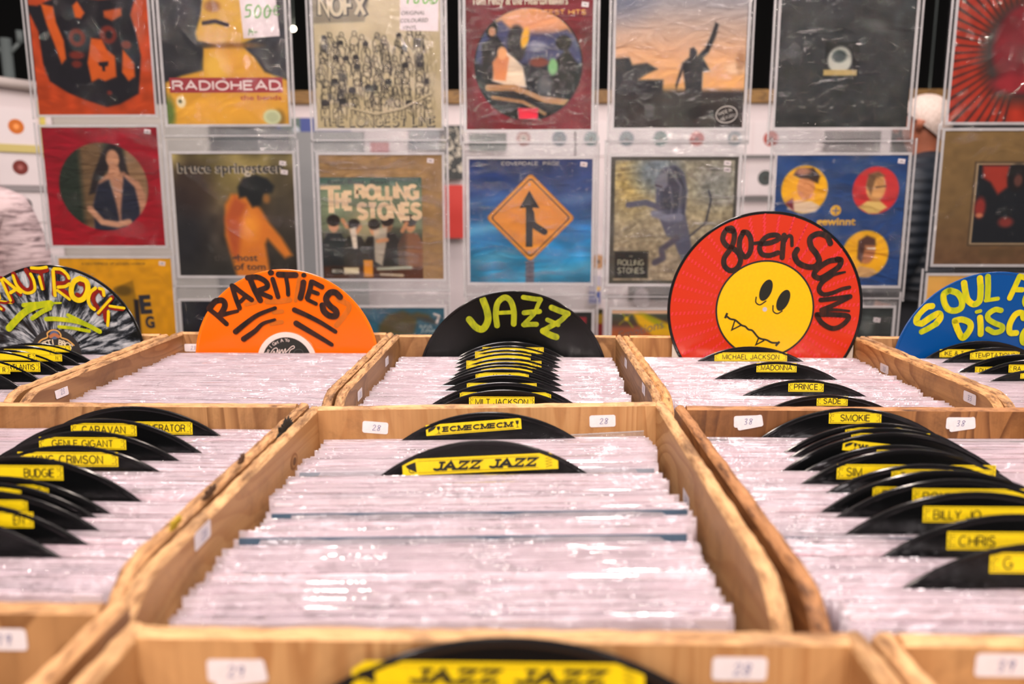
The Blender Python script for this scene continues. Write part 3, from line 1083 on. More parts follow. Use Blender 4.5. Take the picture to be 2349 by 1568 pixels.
# ------------------------------------------------------------------ big painted records standing up in the back row
BLACKPAINT = paint(10, 8, 8, 58, 24, 14, 'black_marker_paint', 70)
JAZZPAINT = paint(176, 178, 6, 130, 140, 18, 'yellow_green_paint', 60)
SOULY = paint(226, 200, 14, 176, 184, 10, 'yellow_paint', 40)
SOULG = paint(150, 164, 12, 196, 196, 12, 'lime_paint', 40)
REDPAINT = paint(140, 26, 10, 116, 20, 10, 'dark_red_paint', 40)
YELPAINT = paint(232, 200, 6, 212, 182, 10, 'bright_yellow_paint', 50)
SWOOSH = paint(196, 196, 8, 150, 166, 14, 'lime_marker_paint', 60)
SMEAR = paint(176, 92, 6, 204, 100, 4, 'brown_smear', 40)


def big_record(key, c_px, R_px, Y, vinyl, rim, label, label_mat=None, lab_r=0.05, lean=0.02):
    """c_px: pixel of the disc's centre, R_px radius in pixels, standing on plane y=Y"""
    ctr = PY(c_px[0], c_px[1], Y)
    zc = (RC.inverted() @ (ctr - CP)).z * -1
    R = R_px * zc / FPX
    root = empty('genre_record', ctr, (-lean, 0, 0))
    tag(root, label, 'record', 'big hand painted records')
    mb = MB()
    record_mesh(mb, R, vinyl, rim, label_mat, lab_r * R / RAD, 128)
    mb.build('disc', root)
    m = MB()
    zf = FLOOR_IN + 0.001 - ctr.z
    yb = (CRATES[key]['yb'] - Y) - 0.0015
    m.box(-0.14, 0.14, 0.0012, 0.0020, zf, -0.055, CARD)
    m.build('backing_card', root)
    return root, R, zc


def tracer(cx, cy, R_zoom, R):
    k = R / R_zoom
    return lambda pts: [((x - cx) * k, -(y - cy) * k) for x, y in pts]


def strokes(parent, name, tr, items, k, label=None):
    mb = MB()
    for i, it in enumerate(items):
        pts, w, mat = it[:3]
        mb.ribbon(tr(pts), w * k * 1.1, 0.0008 + 0.00005 * i, mat, taper=it[3] if len(it) > 3 else 0.0)
    o = mb.build(name, parent)
    if label: tag(o, label)
    return o


# --- red record with the yellow face
RED = NT('red_vinyl'); RED = RED.done(RED.princ(lin((200, 52, 26)), 0.22))
PINKD = ink(214, 50, 60, 0.3)
root, R, zc = big_record('eighty', (1754, 709), 222.5, 1.2265, RED, VINYL_EDGE, 'red picture disc with a yellow face and black brush lettering about the eighties')
tr = tracer(978, 982, 935, R)
k = R / 935
mb = MB()
rr = random.Random(3)
for a in range(0, 360, 9):
    an = math.radians(a + 3)
    for j in range(11):
        rad = 0.53 + 0.042 * j + (0.02 if (a // 9) % 2 else 0)
        if rad > 0.955: continue
        x, z = R * rad * math.cos(an), R * rad * math.sin(an)
        L, wd = R * (0.034 if not (35 < a < 110) else 0.052), R * 0.018
        sl = 0.35
        mb.poly([(x - wd / 2 - sl * L / 2, z - L / 2), (x + wd / 2 - sl * L / 2, z - L / 2), (x + wd / 2 + sl * L / 2, z + L / 2), (x - wd / 2 + sl * L / 2, z + L / 2)], 0.00062, PINKD)
tag(mb.build('pink_dash_print', root), 'pink slanted dashes radiating over the red')
mb = MB()
GOLD = ink(236, 184, 4, 0.3)
mb.disc(0, 0, R * 0.506, 0.00072, BLACK, n=96)
mb.disc(0, 0, R * 0.487, 0.00080, GOLD, n=96)
DK = ink(26, 28, 20, 0.35)
for ex, ey, rot in ((980, 798, -0.34), (1150, 895, -0.38)):
    q = tr([(ex, ey)])[0]
    mb.disc(q[0], q[1], 108 * k, 0.0009, DK, rx=56 * k, rot=rot)
for pts in ([(890, 865), (890, 915), (930, 938), (985, 902)], [(1055, 945), (1060, 1000), (1100, 1023), (1145, 998)]):
    mb.ribbon(tr(pts), 13 * k, 0.00092, DK)
mb.ribbon(tr([(610, 1045), (650, 1075), (700, 1088), (760, 1135), (800, 1150), (830, 1178), (870, 1190), (935, 1260), (1010, 1280), (1060, 1305), (1115, 1308)]), 19 * k, 0.00094, DK)
for pts, w in (([(620, 1018), (600, 1070)], 22), ([(1136, 1295), (1100, 1338)], 22), ([(695, 1095), (670, 1183), (757, 1137)], 15), ([(932, 1262), (908, 1328), (988, 1284)], 15)):
    mb.ribbon(tr(pts), w * k, 0.00096, DK, smooth=False)
mb.disc(0, 0, 22 * k, 0.00098, ink(188, 182, 190), n=24)
tag(mb.build('face_label', root), 'yellow round label with two oval eyes and a crooked fanged mouth')
strokes(root, 'painted_lettering', tr, [
    ([(640, 235), (575, 230), (548, 310), (590, 375), (650, 400), (705, 450), (725, 520), (690, 590), (630, 610), (575, 565), (570, 490), (620, 410), (650, 340), (655, 265), (630, 210), (585, 215)], 46, BLACKPAINT),
    ([(740, 245), (710, 320), (715, 420), (770, 480), (815, 420), (812, 310), (775, 250), (735, 250)], 46, BLACKPAINT),
    ([(830, 355), (890, 345)], 30, BLACKPAINT),
    ([(915, 355), (1000, 345), (1075, 310), (1060, 275), (980, 280), (920, 330), (900, 400), (930, 455), (1000, 465), (1075, 440)], 44, BLACKPAINT),
    ([(1125, 275), (1120, 380), (1118, 485)], 46, BLACKPAINT), ([(1130, 340), (1160, 285), (1195, 290), (1205, 370)], 30, BLACKPAINT),
    ([(1565, 350), (1530, 285), (1450, 260), (1375, 300), (1385, 380), (1440, 450), (1470, 520), (1430, 570), (1350, 570), (1270, 530), (1235, 460), (1255, 410)], 50, BLACKPAINT),
    ([(1660, 505), (1560, 520), (1460, 590), (1430, 650), (1490, 680), (1580, 630), (1660, 570), (1675, 510), (1640, 500)], 48, BLACKPAINT),
    ([(1580, 655), (1640, 640), (1720, 622)], 38, BLACKPAINT, 0.5),
    ([(1590, 655), (1510, 720), (1485, 790), (1530, 835), (1620, 820), (1700, 785), (1772, 768)], 46, BLACKPAINT, 0.3),
    ([(1508, 890), (1640, 875), (1785, 856)], 42, BLACKPAINT), ([(1785, 858), (1650, 930), (1520, 985)], 40, BLACKPAINT), ([(1520, 988), (1660, 985), (1785, 995)], 36, BLACKPAINT, 0.5),
    ([(1478, 1030), (1620, 1030), (1770, 1042), (1768, 1090), (1700, 1150), (1620, 1162), (1530, 1110), (1480, 1040)], 44, BLACKPAINT)], k, 'black brushed words 80er SOUND')

# --- orange record
ORANGE = NT('orange_vinyl'); ORANGE = ORANGE.done(ORANGE.princ(lin((234, 104, 2)), 0.2))
ORIM = NT('orange_rim'); ORIM = ORIM.done(ORIM.princ(lin((242, 118, 10)), 0.12))
root, R, zc = big_record('rar', (659, 829), 211.5, 1.2485, ORANGE, ORIM, 'bright orange record painted RARITIES in black with four black brush stripes')
tr = tracer(1175, 1172, 1133, R)
k = R / 1133
BP = BLACKPAINT
strokes(root, 'painted_lettering', tr, [
    ([(1830, 400), (1960, 480), (1900, 600), (1800, 720)], 62, SMEAR), ([(960, 430), (1100, 430), (1240, 410)], 60, SMEAR), ([(700, 470), (820, 440)], 40, SMEAR), ([(1370, 120), (1340, 260), (1310, 420)], 40, SMEAR), ([(1040, 560), (1140, 550)], 50, SMEAR), ([(1000, 700), (1130, 680)], 50, SMEAR),
    ([(255, 530), (340, 600), (450, 705)], 56, BP), ([(250, 520), (330, 430), (420, 420), (445, 480), (405, 560), (370, 600)], 66, BP), ([(370, 605), (480, 575), (595, 548)], 54, BP, 0.3),
    ([(545, 240), (580, 380), (622, 510)], 56, BP), ([(560, 245), (680, 340), (775, 410)], 56, BP), ([(640, 430), (700, 372)], 44, BP),
    ([(775, 170), (820, 290), (880, 415)], 66, BP), ([(740, 142), (860, 135), (960, 190), (972, 250), (900, 285), (845, 305)], 60, BP), ([(860, 315), (940, 350), (1008, 378)], 54, BP),
    ([(1045, 160), (1075, 270), (1100, 372)], 54, BP), ([(1020, 82), (1034, 80)], 58, BP),
    ([(1120, 102), (1220, 107), (1325, 107)], 66, BP), ([(1210, 150), (1223, 250), (1225, 345)], 46, BP),
    ([(1418, 195), (1400, 290), (1372, 385)], 64, BP), ([(1422, 110), (1430, 108)], 50, BP),
    ([(1515, 190), (1490, 290), (1455, 385)], 56, BP), ([(1530, 192), (1640, 250)], 56, BP), ([(1500, 300), (1585, 330)], 48, BP), ([(1460, 405), (1560, 455)], 44, BP),
    ([(1855, 370), (1800, 318), (1730, 325), (1685, 400), (1730, 480), (1800, 540), (1795, 600), (1720, 600), (1655, 545), (1638, 475)], 70, BP),
    ([(560, 800), (700, 690), (850, 590), (1060, 508)], 62, BP, 0.35), ([(655, 890), (800, 790), (900, 700), (1050, 650)], 62, BP, 0.5),
    ([(1295, 530), (1450, 600), (1620, 690), (1785, 795)], 58, BP, 0.2), ([(1310, 695), (1450, 780), (1600, 870), (1735, 955)], 66, BP, 0.3)], k, 'black brushed word RARITIES above stripes')
mb = MB()
LW = ink(232, 212, 206); LB = ink(34, 36, 34)
mb.disc(0, 0, R * 0.324, 0.0008, LW, n=72)
mb.disc(0, 0, R * 0.268, 0.0009, LB, n=72)
for s_, rad, a0, a1, h in (('Can I Get A Yo', 0.238, 160, 84, 0.036), ('OST!! MATT', 0.282, 138, 112, 0.013)):
    for i, ch in enumerate(s_):
        a = math.radians(a0 + (a1 - a0) * i / (len(s_) - 1))
        mb.text(ch, R * rad * math.cos(a), R * rad * math.sin(a), R * h, 0.001, LW, 'c', a - math.pi / 2)
SC_ = [[(990, 1110), (1020, 1040), (1040, 1110), (1060, 1030), (1080, 1090)], [(1090, 1020), (1085, 1070), (1120, 1020), (1130, 1065), (1160, 1010), (1160, 1060)], [(1170, 1050), (1230, 990), (1265, 975), (1270, 1000), (1220, 1030), (1190, 1100)],
       [(1060, 1110), (1100, 1085), (1130, 1115), (1160, 1080), (1180, 1120)], [(980, 1060), (1010, 1020), (1050, 1000), (1070, 1030)]]
for s_ in SC_: mb.ribbon(tr(s_), 9 * k, 0.001, LW)
mb.ribbon(tr([(1265, 1110), (1260, 1060), (1300, 1020), (1360, 1025), (1385, 1080), (1380, 1120)]), 4 * k, 0.001, ink(96, 98, 98))
tag(mb.build('paper_label', root), 'white ringed black paper label with scribbled lettering')

# --- black JAZZ record
root, R, zc = big_record('jazz', (1177, 884), 218.5, 1.2265, VINYL, VINYL_EDGE, 'big black record painted JAZZ in yellow-green brush letters', LABEL_BLACK)
tr = tracer(1180, 1216, 1140, R)
k = R / 1140
JP = JAZZPAINT
strokes(root, 'painted_lettering', tr, [
    ([(825, 185), (870, 310), (882, 430), (825, 530), (745, 515), (662, 420)], 74, JP),
    ([(990, 490), (975, 350), (1000, 220), (1080, 158), (1150, 200), (1188, 320), (1187, 470)], 62, JP), ([(1015, 340), (1160, 332)], 42, JP),
    ([(1300, 155), (1400, 170), (1500, 180)], 52, JP), ([(1505, 180), (1470, 250), (1440, 330), (1380, 400), (1300, 480)], 46, JP), ([(1310, 482), (1380, 475), (1455, 475)], 54, JP), ([(1310, 338), (1400, 328), (1490, 322)], 54, JP),
    ([(1632, 275), (1730, 315), (1825, 348)], 62, JP), ([(1820, 350), (1740, 430), (1620, 500), (1535, 550)], 56, JP), ([(1535, 552), (1620, 600), (1690, 625)], 70, JP), ([(1585, 420), (1660, 455), (1712, 480)], 48, JP)], k, 'yellow-green brushed word JAZZ')

# --- splattered black and white record
t = NT('splatter_vinyl')
co = t.n('ShaderNodeTexCoord').outputs['Object']
sp = t.n('ShaderNodeSeparateXYZ'); t.l(co, sp.inputs[0])
at = t.n('ShaderNodeMath', operation='ARCTAN2'); t.l(sp.outputs[2], at.inputs[0]); t.l(sp.outputs[0], at.inputs[1])
cb = t.n('ShaderNodeCombineXYZ'); t.l(sp.outputs[0], cb.inputs[0]); t.l(sp.outputs[2], cb.inputs[1])
ln = t.n('ShaderNodeVectorMath', operation='LENGTH'); t.l(cb.outputs[0], ln.inputs[0])
c2 = t.n('ShaderNodeCombineXYZ')
ms = t.n('ShaderNodeMath', operation='MULTIPLY'); ms.inputs[1].default_value = 9.5; t.l(at.outputs[0], ms.inputs[0])
m2 = t.n('ShaderNodeMath', operation='MULTIPLY'); m2.inputs[1].default_value = 26; t.l(ln.outputs['Value'], m2.inputs[0])
t.l(ms.outputs[0], c2.inputs[0]); t.l(m2.outputs[0], c2.inputs[1])
nz = t.noise(c2.outputs[0], 1.0, 5, 0.62, 0.3)
SPLAT = t.done(t.princ(t.ramp(nz, [(0.36, (0.006, 0.007, 0.008)), (0.47, (0.03, 0.035, 0.045)), (0.56, (0.30, 0.32, 0.35)), (0.70, (0.62, 0.62, 0.64))]), 0.2))
root, R, zc = big_record('kraut', (127, 817), 209.5, 1.2265, SPLAT, VINYL_EDGE, 'black and white splattered record with red and yellow painted letters at the far left')
tr = tracer(830, 1411, 1366, R)
k = R / 1366
rd, yl, sw = REDPAINT, YELPAINT, SWOOSH
strokes(root, 'painted_lettering', tr, [
    ([(-330, 620), (-250, 720), (-180, 830)], 60, rd), ([(-190, 560), (-250, 690), (-60, 800)], 60, rd),
    ([(-120, 500), (-60, 600), (10, 720)], 60, rd), ([(-80, 460), (20, 420), (60, 480), (20, 560), (-40, 610)], 60, rd), ([(0, 600), (60, 660), (115, 705)], 60, rd),
    ([(0, 440), (70, 470), (85, 540)], 30, yl), ([(0, 640), (90, 700)], 34, yl), ([(80, 585), (170, 597), (255, 605)], 34, yl),
    ([(135, 245), (200, 400), (265, 585)], 60, rd), ([(150, 255), (290, 360), (395, 480)], 60, rd), ([(70, 600), (160, 610), (220, 590)], 30, rd),
    ([(135, 270), (190, 430), (240, 570)], 40, yl), ([(170, 250), (300, 370), (405, 450)], 42, yl), ([(255, 455), (350, 400)], 44, yl),
    ([(325, 180), (400, 330), (480, 415), (560, 400), (590, 300), (560, 200), (520, 125)], 66, rd),
    ([(315, 205), (360, 350), (460, 450), (560, 455), (622, 400), (618, 280), (580, 180)], 40, yl),
    ([(610, 122), (720, 140), (825, 118)], 66, rd), ([(732, 160), (742, 280), (750, 395)], 52, rd), ([(600, 90), (720, 95), (825, 80)], 40, yl), ([(705, 220), (720, 310), (736, 400)], 38, yl),
    ([(920, 150), (918, 300), (905, 480)], 62, rd), ([(960, 135), (1080, 170), (1135, 250), (1080, 312), (960, 320)], 62, rd), ([(985, 390), (1080, 450), (1125, 535)], 60, rd),
    ([(922, 125), (918, 270), (918, 495)], 46, yl), ([(940, 102), (1040, 112), (1120, 180), (1148, 240)], 42, yl), ([(975, 372), (1080, 362), (1145, 325)], 42, yl), ([(960, 420), (1050, 490), (1130, 552)], 38, yl),
    ([(1300, 320), (1370, 340), (1375, 430), (1310, 505), (1250, 480)], 56, rd),
    ([(1310, 240), (1220, 290), (1170, 400), (1180, 510), (1260, 565), (1350, 530), (1415, 410), (1405, 290), (1310, 240)], 70, yl),
    ([(1640, 490), (1580, 415), (1500, 480), (1485, 570), (1540, 680)], 60, rd), ([(1650, 490), (1640, 410), (1590, 390)], 44, yl), ([(1530, 385), (1450, 450), (1412, 560), (1435, 650), (1490, 700)], 46, yl),
    ([(1765, 525), (1660, 640), (1550, 760)], 62, rd), ([(1650, 700), (1645, 800), (1660, 870)], 62, rd), ([(1700, 660), (1800, 685), (1910, 692)], 56, rd),
    ([(1750, 540), (1640, 650), (1540, 755)], 36, yl), ([(1725, 650), (1830, 665), (1935, 680)], 36, yl), ([(1698, 730), (1688, 830), (1670, 940)], 40, yl),
    ([(185, 985), (300, 870), (450, 740), (650, 645), (840, 615)], 92, sw), ([(440, 640), (650, 612), (1000, 605)], 62, sw, 0.6), ([(550, 835), (700, 740), (830, 680)], 62, sw),
    ([(760, 845), (900, 842), (1150, 870), (1350, 925), (1545, 1030)], 62, sw), ([(1090, 785), (1300, 890), (1500, 1000)], 52, sw), ([(940, 960), (1150, 980), (1390, 1025)], 46, sw)], k, 'red and yellow letters KRAUTROCK over lime swooshes')
mb = MB()
q = tr([(850, 1380)])[0]
mb.disc(q[0], q[1], 385 * k, 0.0008, ink(44, 40, 40), n=64)
GD = ink(214, 160, 84); CRM = ink(226, 206, 176)
mb.ribbon(tr([(590, 1215), (650, 1160), (740, 1120), (745, 1060), (800, 1020), (850, 1012), (910, 1030), (945, 1080), (950, 1125), (1040, 1160), (1130, 1240)]), 20 * k, 0.0009, GD)
q2 = tr([(848, 1085)])[0]
mb.disc(q2[0], q2[1], 66 * k, 0.00092, ink(86, 96, 128), n=30)
mb.ribbon(tr([(790, 1110), (850, 1080), (910, 1110)]), 50 * k, 0.00095, ink(176, 106, 66))
for i, ch in enumerate('SCOTTI BROS'):
    a = math.radians(146 - 10.0 * i)
    q = tr([(850 + 330 * math.cos(a), 1460 - 270 * math.sin(a))])[0]
    mb.text(ch, q[0], q[1], 78 * k, 0.00098, CRM, 'c', (a - math.pi / 2) * 0.7, 0, 0.02)
tag(mb.build('paper_label', root), 'black paper label with an arched gold logo')

# --- blue record
BLUE = NT('blue_vinyl'); BLUE = BLUE.done(BLUE.princ(lin((4, 72, 142)), 0.24))
root, R, zc = big_record('soul', (2272, 849), 226, 1.2265, BLUE, BLUE, 'blue record painted SOUL FU and DISCO in yellow brush letters at the right edge', ink(30, 30, 32), 0.045)
tr = tracer(1523, 1338, 1266, R)
k = R / 1266
a, b = SOULY, SOULG
strokes(root, 'painted_lettering', tr, [
    ([(710, 510), (640, 525), (550, 620), (530, 715), (600, 735)], 72, a), ([(600, 735), (700, 660), (800, 605), (825, 660), (780, 735)], 74, a), ([(775, 740), (680, 800), (605, 840)], 66, b),
    ([(900, 315), (845, 360), (855, 450), (910, 545), (1000, 568), (1075, 530), (1078, 440), (1020, 350), (925, 312)], 72, b), ([(840, 370), (870, 480), (930, 560)], 50, a),
    ([(1085, 215), (1110, 320), (1150, 430), (1230, 485), (1298, 440), (1300, 300), (1278, 155)], 72, a), ([(1240, 490), (1300, 430), (1310, 250)], 50, b),
    ([(1375, 135), (1390, 270), (1395, 405)], 66, b), ([(1375, 436), (1525, 412)], 46, b),
    ([(1770, 130), (1720, 270), (1672, 405)], 62, a), ([(1780, 132), (1895, 165)], 62, a), ([(1745, 298), (1815, 300)], 60, a),
    ([(1950, 265), (1872, 400), (1880, 485), (1950, 515), (2050, 450), (2090, 300)], 66, b),
    ([(2150, 600), (2230, 430)], 62, a), ([(2230, 430), (2260, 620)], 62, a), ([(2260, 620), (2350, 500)], 62, a),
    ([(1010, 695), (1100, 680), (1200, 725), (1208, 810), (1130, 915), (1065, 830), (1012, 715)], 72, a),
    ([(1322, 655), (1340, 770), (1348, 865)], 70, a), ([(1272, 582), (1318, 570)], 42, b),
    ([(1575, 562), (1500, 552), (1420, 612), (1430, 675), (1520, 728), (1608, 765), (1605, 820), (1520, 845), (1432, 802)], 62, b),
    ([(1868, 660), (1838, 592), (1760, 615), (1703, 740), (1715, 845), (1795, 850)], 68, a),
    ([(1965, 745), (1882, 860), (1892, 968), (1960, 960), (2060, 860), (2050, 765), (1975, 742)], 66, b)], k, 'yellow brushed words SOUL FU and DISCO')

# ------------------------------------------------------------------ sleeved records filed in the crates
t = NT('filed_cover')
oi = t.n('ShaderNodeObjectInfo')
COVER_R = t.done(t.princ(t.ramp(oi.outputs['Random'], [(0.0, lin((232, 216, 222))), (0.45, lin((226, 208, 214))), (0.58, lin((176, 174, 184))), (0.68, lin((226, 206, 214))), (0.80, lin((206, 170, 182))), (0.86, lin((130, 140, 152))), (0.90, lin((226, 210, 214))), (0.95, lin((190, 182, 176))), (0.985, lin((44, 64, 88)))]), 0.5))
POLY = film_mat('sleeve_film', 0.50, (0.98, 0.94, 0.96), 0.45, 30, 0.10, 1.15, (0.6, 1, 1.2), (0.75, 0.66, 0.70))


def sleeve_mesh(mb, w, h, th, hf, seed, dx=0.0, oy=0.0, oz=0.0, lean=None, cover=None):
    """a record in its cover (lower) inside an open-topped clear bag (reaching higher)"""
    r = random.Random(seed)
    t2 = th / 2 - 0.0005
    loc = MB()
    loc.box(-w / 2 + 0.004, w / 2 - 0.004, -t2, t2, 0.0005, h, cover or COVER_R)
    n = 14
    ph, am = r.uniform(0, 6), r.uniform(0.00005, 0.0002)
    for s in (-1, 1):
        vs, fs = [], []
        for i in range(n + 1):
            x = -w / 2 + w * i / n
            edge = 1 if 0 < i < n else 0.2
            y = s * (th / 2 * edge)
            wob = am * math.sin(i * 1.3 + ph + s)
            top = hf + 0.00018 * math.sin(i * 0.8 + ph)
            vs += [(x, y * 0.9, 0.0), (x, y, h - 0.012), (x, y * 0.7 + wob, top), (x, y * 0.7 + wob - 0.0005 * s * (0.7 + 0.5 * math.sin(i * 2.1 + ph * 3)), top + 0.0003 * math.sin(i * 1.7 + 2 * ph + s))]
        for i in range(n):
            for q in (0, 1, 2):
                fs.append((i * 4 + q, (i + 1) * 4 + q, (i + 1) * 4 + q + 1, i * 4 + q + 1))
        loc.add(vs, fs, POLY, True)
    if lean is not None:
        c, s_ = math.cos(lean), math.sin(lean)
        loc.v = [(x + dx, oy + y * c + z * s_, oz + z * c - y * s_) for x, y, z in loc.v]
    for m_ in range(len(loc.f)):
        pass
    mb_add(mb, loc)
    return mb


def mb_add(dst, src):
    b = len(dst.v)
    dst.v.extend(src.v)
    for f, m_, s_ in zip(src.f, src.m, src.smooth):
        dst.f.append(tuple(i + b for i in f))
        dst.m.append(dst.mi(src.mats[m_]))
        dst.smooth.append(s_)


LSL = (SL_TOP - FLOOR_IN) / math.cos(LEAN)
_sv = []
for i in range(8):
    hf = LSL + random.Random(i).uniform(-0.0018, 0.0008)
    o = sleeve_mesh(MB(), 0.322, hf - random.Random(i + 50).uniform(0.0015, 0.006), 0.0034, hf, i).build('sleeved_record')
    _sv.append(o)
_sv_used = [False] * len(_sv)
rng = random.Random(21)


def slots(key, y_top_back, y_top_front, pitch):
    used = DIV_Y.get(key, [])
    out = []
    y = y_top_back
    while y > y_top_front:
        clash = [u for u in used if -0.0034 < y - u < 0.0047]
        if not clash: out.append(y)
        y -= pitch * rng.uniform(0.88, 1.12)
    return out


def file_records(key, label, group, yb, yf, pitch, shift=0.0, ragged=0.006):
    c = CRATES[key]
    mid = (c['xa'] + c['xb']) / 2
    room = max(0.0, (c['xb'] - c['xa']) / 2 - 0.163)
    dy = LSL * math.sin(LEAN)
    drift = 0
    for y in slots(key, yb, yf, pitch):
        k = rng.randrange(len(_sv))
        if not _sv_used[k]:
            o = _sv[k]; _sv_used[k] = True
        else:
            o = _sv[k].copy()
            COL.objects.link(o)
        drift = max(-1, min(1, drift * 0.85 + rng.uniform(-0.5, 0.5)))
        lift = 0.006 * 0 + (0.003 if rng.random() < 0.08 else 0.0)
        tlt = c['tilt']
        x = mid + shift + max(-room, min(room, drift * ragged))
        o.location = (x, y - dy, FLOOR_IN + lift + (x - c['xa']) * math.tan(tlt))
        o.rotation_euler = (-LEAN, -tlt, 0)
        tag(o, label, 'record', group)


# two darker covers that show as thin blue-grey lines
for px_, py_, side in ((870, 1241, 'longer'), (1430, 1189, 'upper')):
    y_ = plane_y_at_top(py_, px_)
    o_ = sleeve_mesh(MB(), 0.322, LSL - 0.0003, 0.0030, LSL - 0.001, 77, cover=ink(62, 84, 104)).build('sleeved_record')
    c_c = CRATES['centre']
    x_ = (c_c['xa'] + c_c['xb']) / 2 + (-0.004 if side == 'longer' else 0.005)
    o_.location = (x_, y_ - LSL * math.sin(LEAN), FLOOR_IN + 0.0015 + (x_ - c_c['xa']) * math.tan(c_c['tilt']))
    o_.rotation_euler = (-LEAN, -c_c['tilt'], 0)
    tag(o_, 'record whose cover shows as the %s dark blue line in the pale centre crate' % side, 'record', 'sleeved records in the centre crate of the middle row')
    DIV_Y['centre'].append(y_)

for key, word in (('centre', 'centre crate of the middle row'), ('left', 'left crate of the middle row'), ('right', 'right crate of the middle row')):
    file_records(key, 'record in a clear sleeve filed upright in the ' + word, 'sleeved records in the ' + word, R2 + 0.002 if key != 'centre' else R2 - 0.0195, 0.4125 if key != 'left' else 0.438, 0.0050)
file_records('jazz', 'record in a clear sleeve filed upright in the crate with the black JAZZ record', 'sleeved records behind and before the JAZZ dividers', 1.205, 0.875, 0.0060)
file_records('eighty', 'record in a clear sleeve filed upright in the crate with the red face record', 'sleeved records in the crate with the red face record', 1.205, 0.875, 0.0065, 0.002)
# the remaining records of the back row, smaller in view
mb = MB()
dy = LSL * math.sin(LEAN)
WCOV = ink(222, 210, 216)
GCOV = ink(176, 172, 184)
RCOV = ink(140, 24, 40)
for key, yb, yf, pitch, sh in (('rar', 1.222, 0.868, 0.0066, 0.0), ('kraut', 1.205, 0.88, 0.0075, 0), ('soul', 1.205, 0.88, 0.0075, 0)):
    c = CRATES[key]
    mid = (c['xa'] + c['xb']) / 2
    room = max(0.0, (c['xb'] - c['xa']) / 2 - 0.163)
    for j, y in enumerate(slots(key, yb, yf, pitch)):
        hf = LSL + rng.uniform(-0.003, 0.001)
        x = mid + max(-room, min(room, rng.uniform(-0.006, 0.006)))
        sleeve_mesh(mb, 0.322, hf - 0.005, 0.0034, hf, j, x, y - dy, FLOOR_IN, LEAN, rng.choice([WCOV, WCOV, WCOV, GCOV]))
o = mb.build('sleeved_record')
tag(o, 'dense files of sleeved records in the orange, splattered and blue record crates', 'record', kind='stuff')

# tall clear bag in front of the rearmost divider of the centre crate
c = CRATES['centre']
YB = R2 - 0.0105 - 0.0042
a = on_plane(732, 1026, (0, YB, 0), (0, 1, 0))
b = on_plane(1471, 987, (0, YB, 0), (0, 1, 0))
CLEARBAG = film_mat('clear_bag', 0.16, (0.93, 0.95, 0.95), 0.3, 30, 0.08, 1.2)
w = min(b.x - a.x, 0.332)
ang = math.atan2(b.z - a.z, b.x - a.x)
mx = (c['xa'] + c['xb']) / 2 - 0.004
zb_ = FLOOR_IN + (mx - c['xa']) * math.tan(c['tilt']) + 0.001
hh = (a.z + b.z) / 2 - zb_
rt = empty('clear_sleeve', (mx, YB - hh * math.tan(LEAN), zb_), (-LEAN, -c['tilt'], 0))
tag(rt, 'empty clear plastic sleeve standing in front of the rearmost record of the centre crate', 'sleeve')
mb = MB()
hl = hh / math.cos(LEAN)
da = (ang - c['tilt']) * w / 2
for yy in (-0.0006, 0.0006):
    mb.add([(-w / 2, yy, 0), (w / 2, yy, 0), (w / 2, yy, hl + da), (-w / 2, yy, hl - da)], [(0, 1, 2, 3)], CLEARBAG)
mb.build('bag', rt)
mb = MB()
mb.add([(-w / 2, -0.0008, hl - da - 0.0009), (w / 2, -0.0008, hl + da - 0.0009), (w / 2, -0.0008, hl + da), (-w / 2, -0.0008, hl - da),
        (-w / 2, 0.0008, hl - da - 0.0009), (w / 2, 0.0008, hl + da - 0.0009), (w / 2, 0.0008, hl + da), (-w / 2, 0.0008, hl - da)],
       [(0, 1, 2, 3), (4, 5, 6, 7), (3, 2, 6, 7), (0, 1, 5, 4)], SEAM)
mb.build('bag_edge', rt)
# ------------------------------------------------------------------ printed cover pictures (soft painted fields stored as print colours)
NA = 128


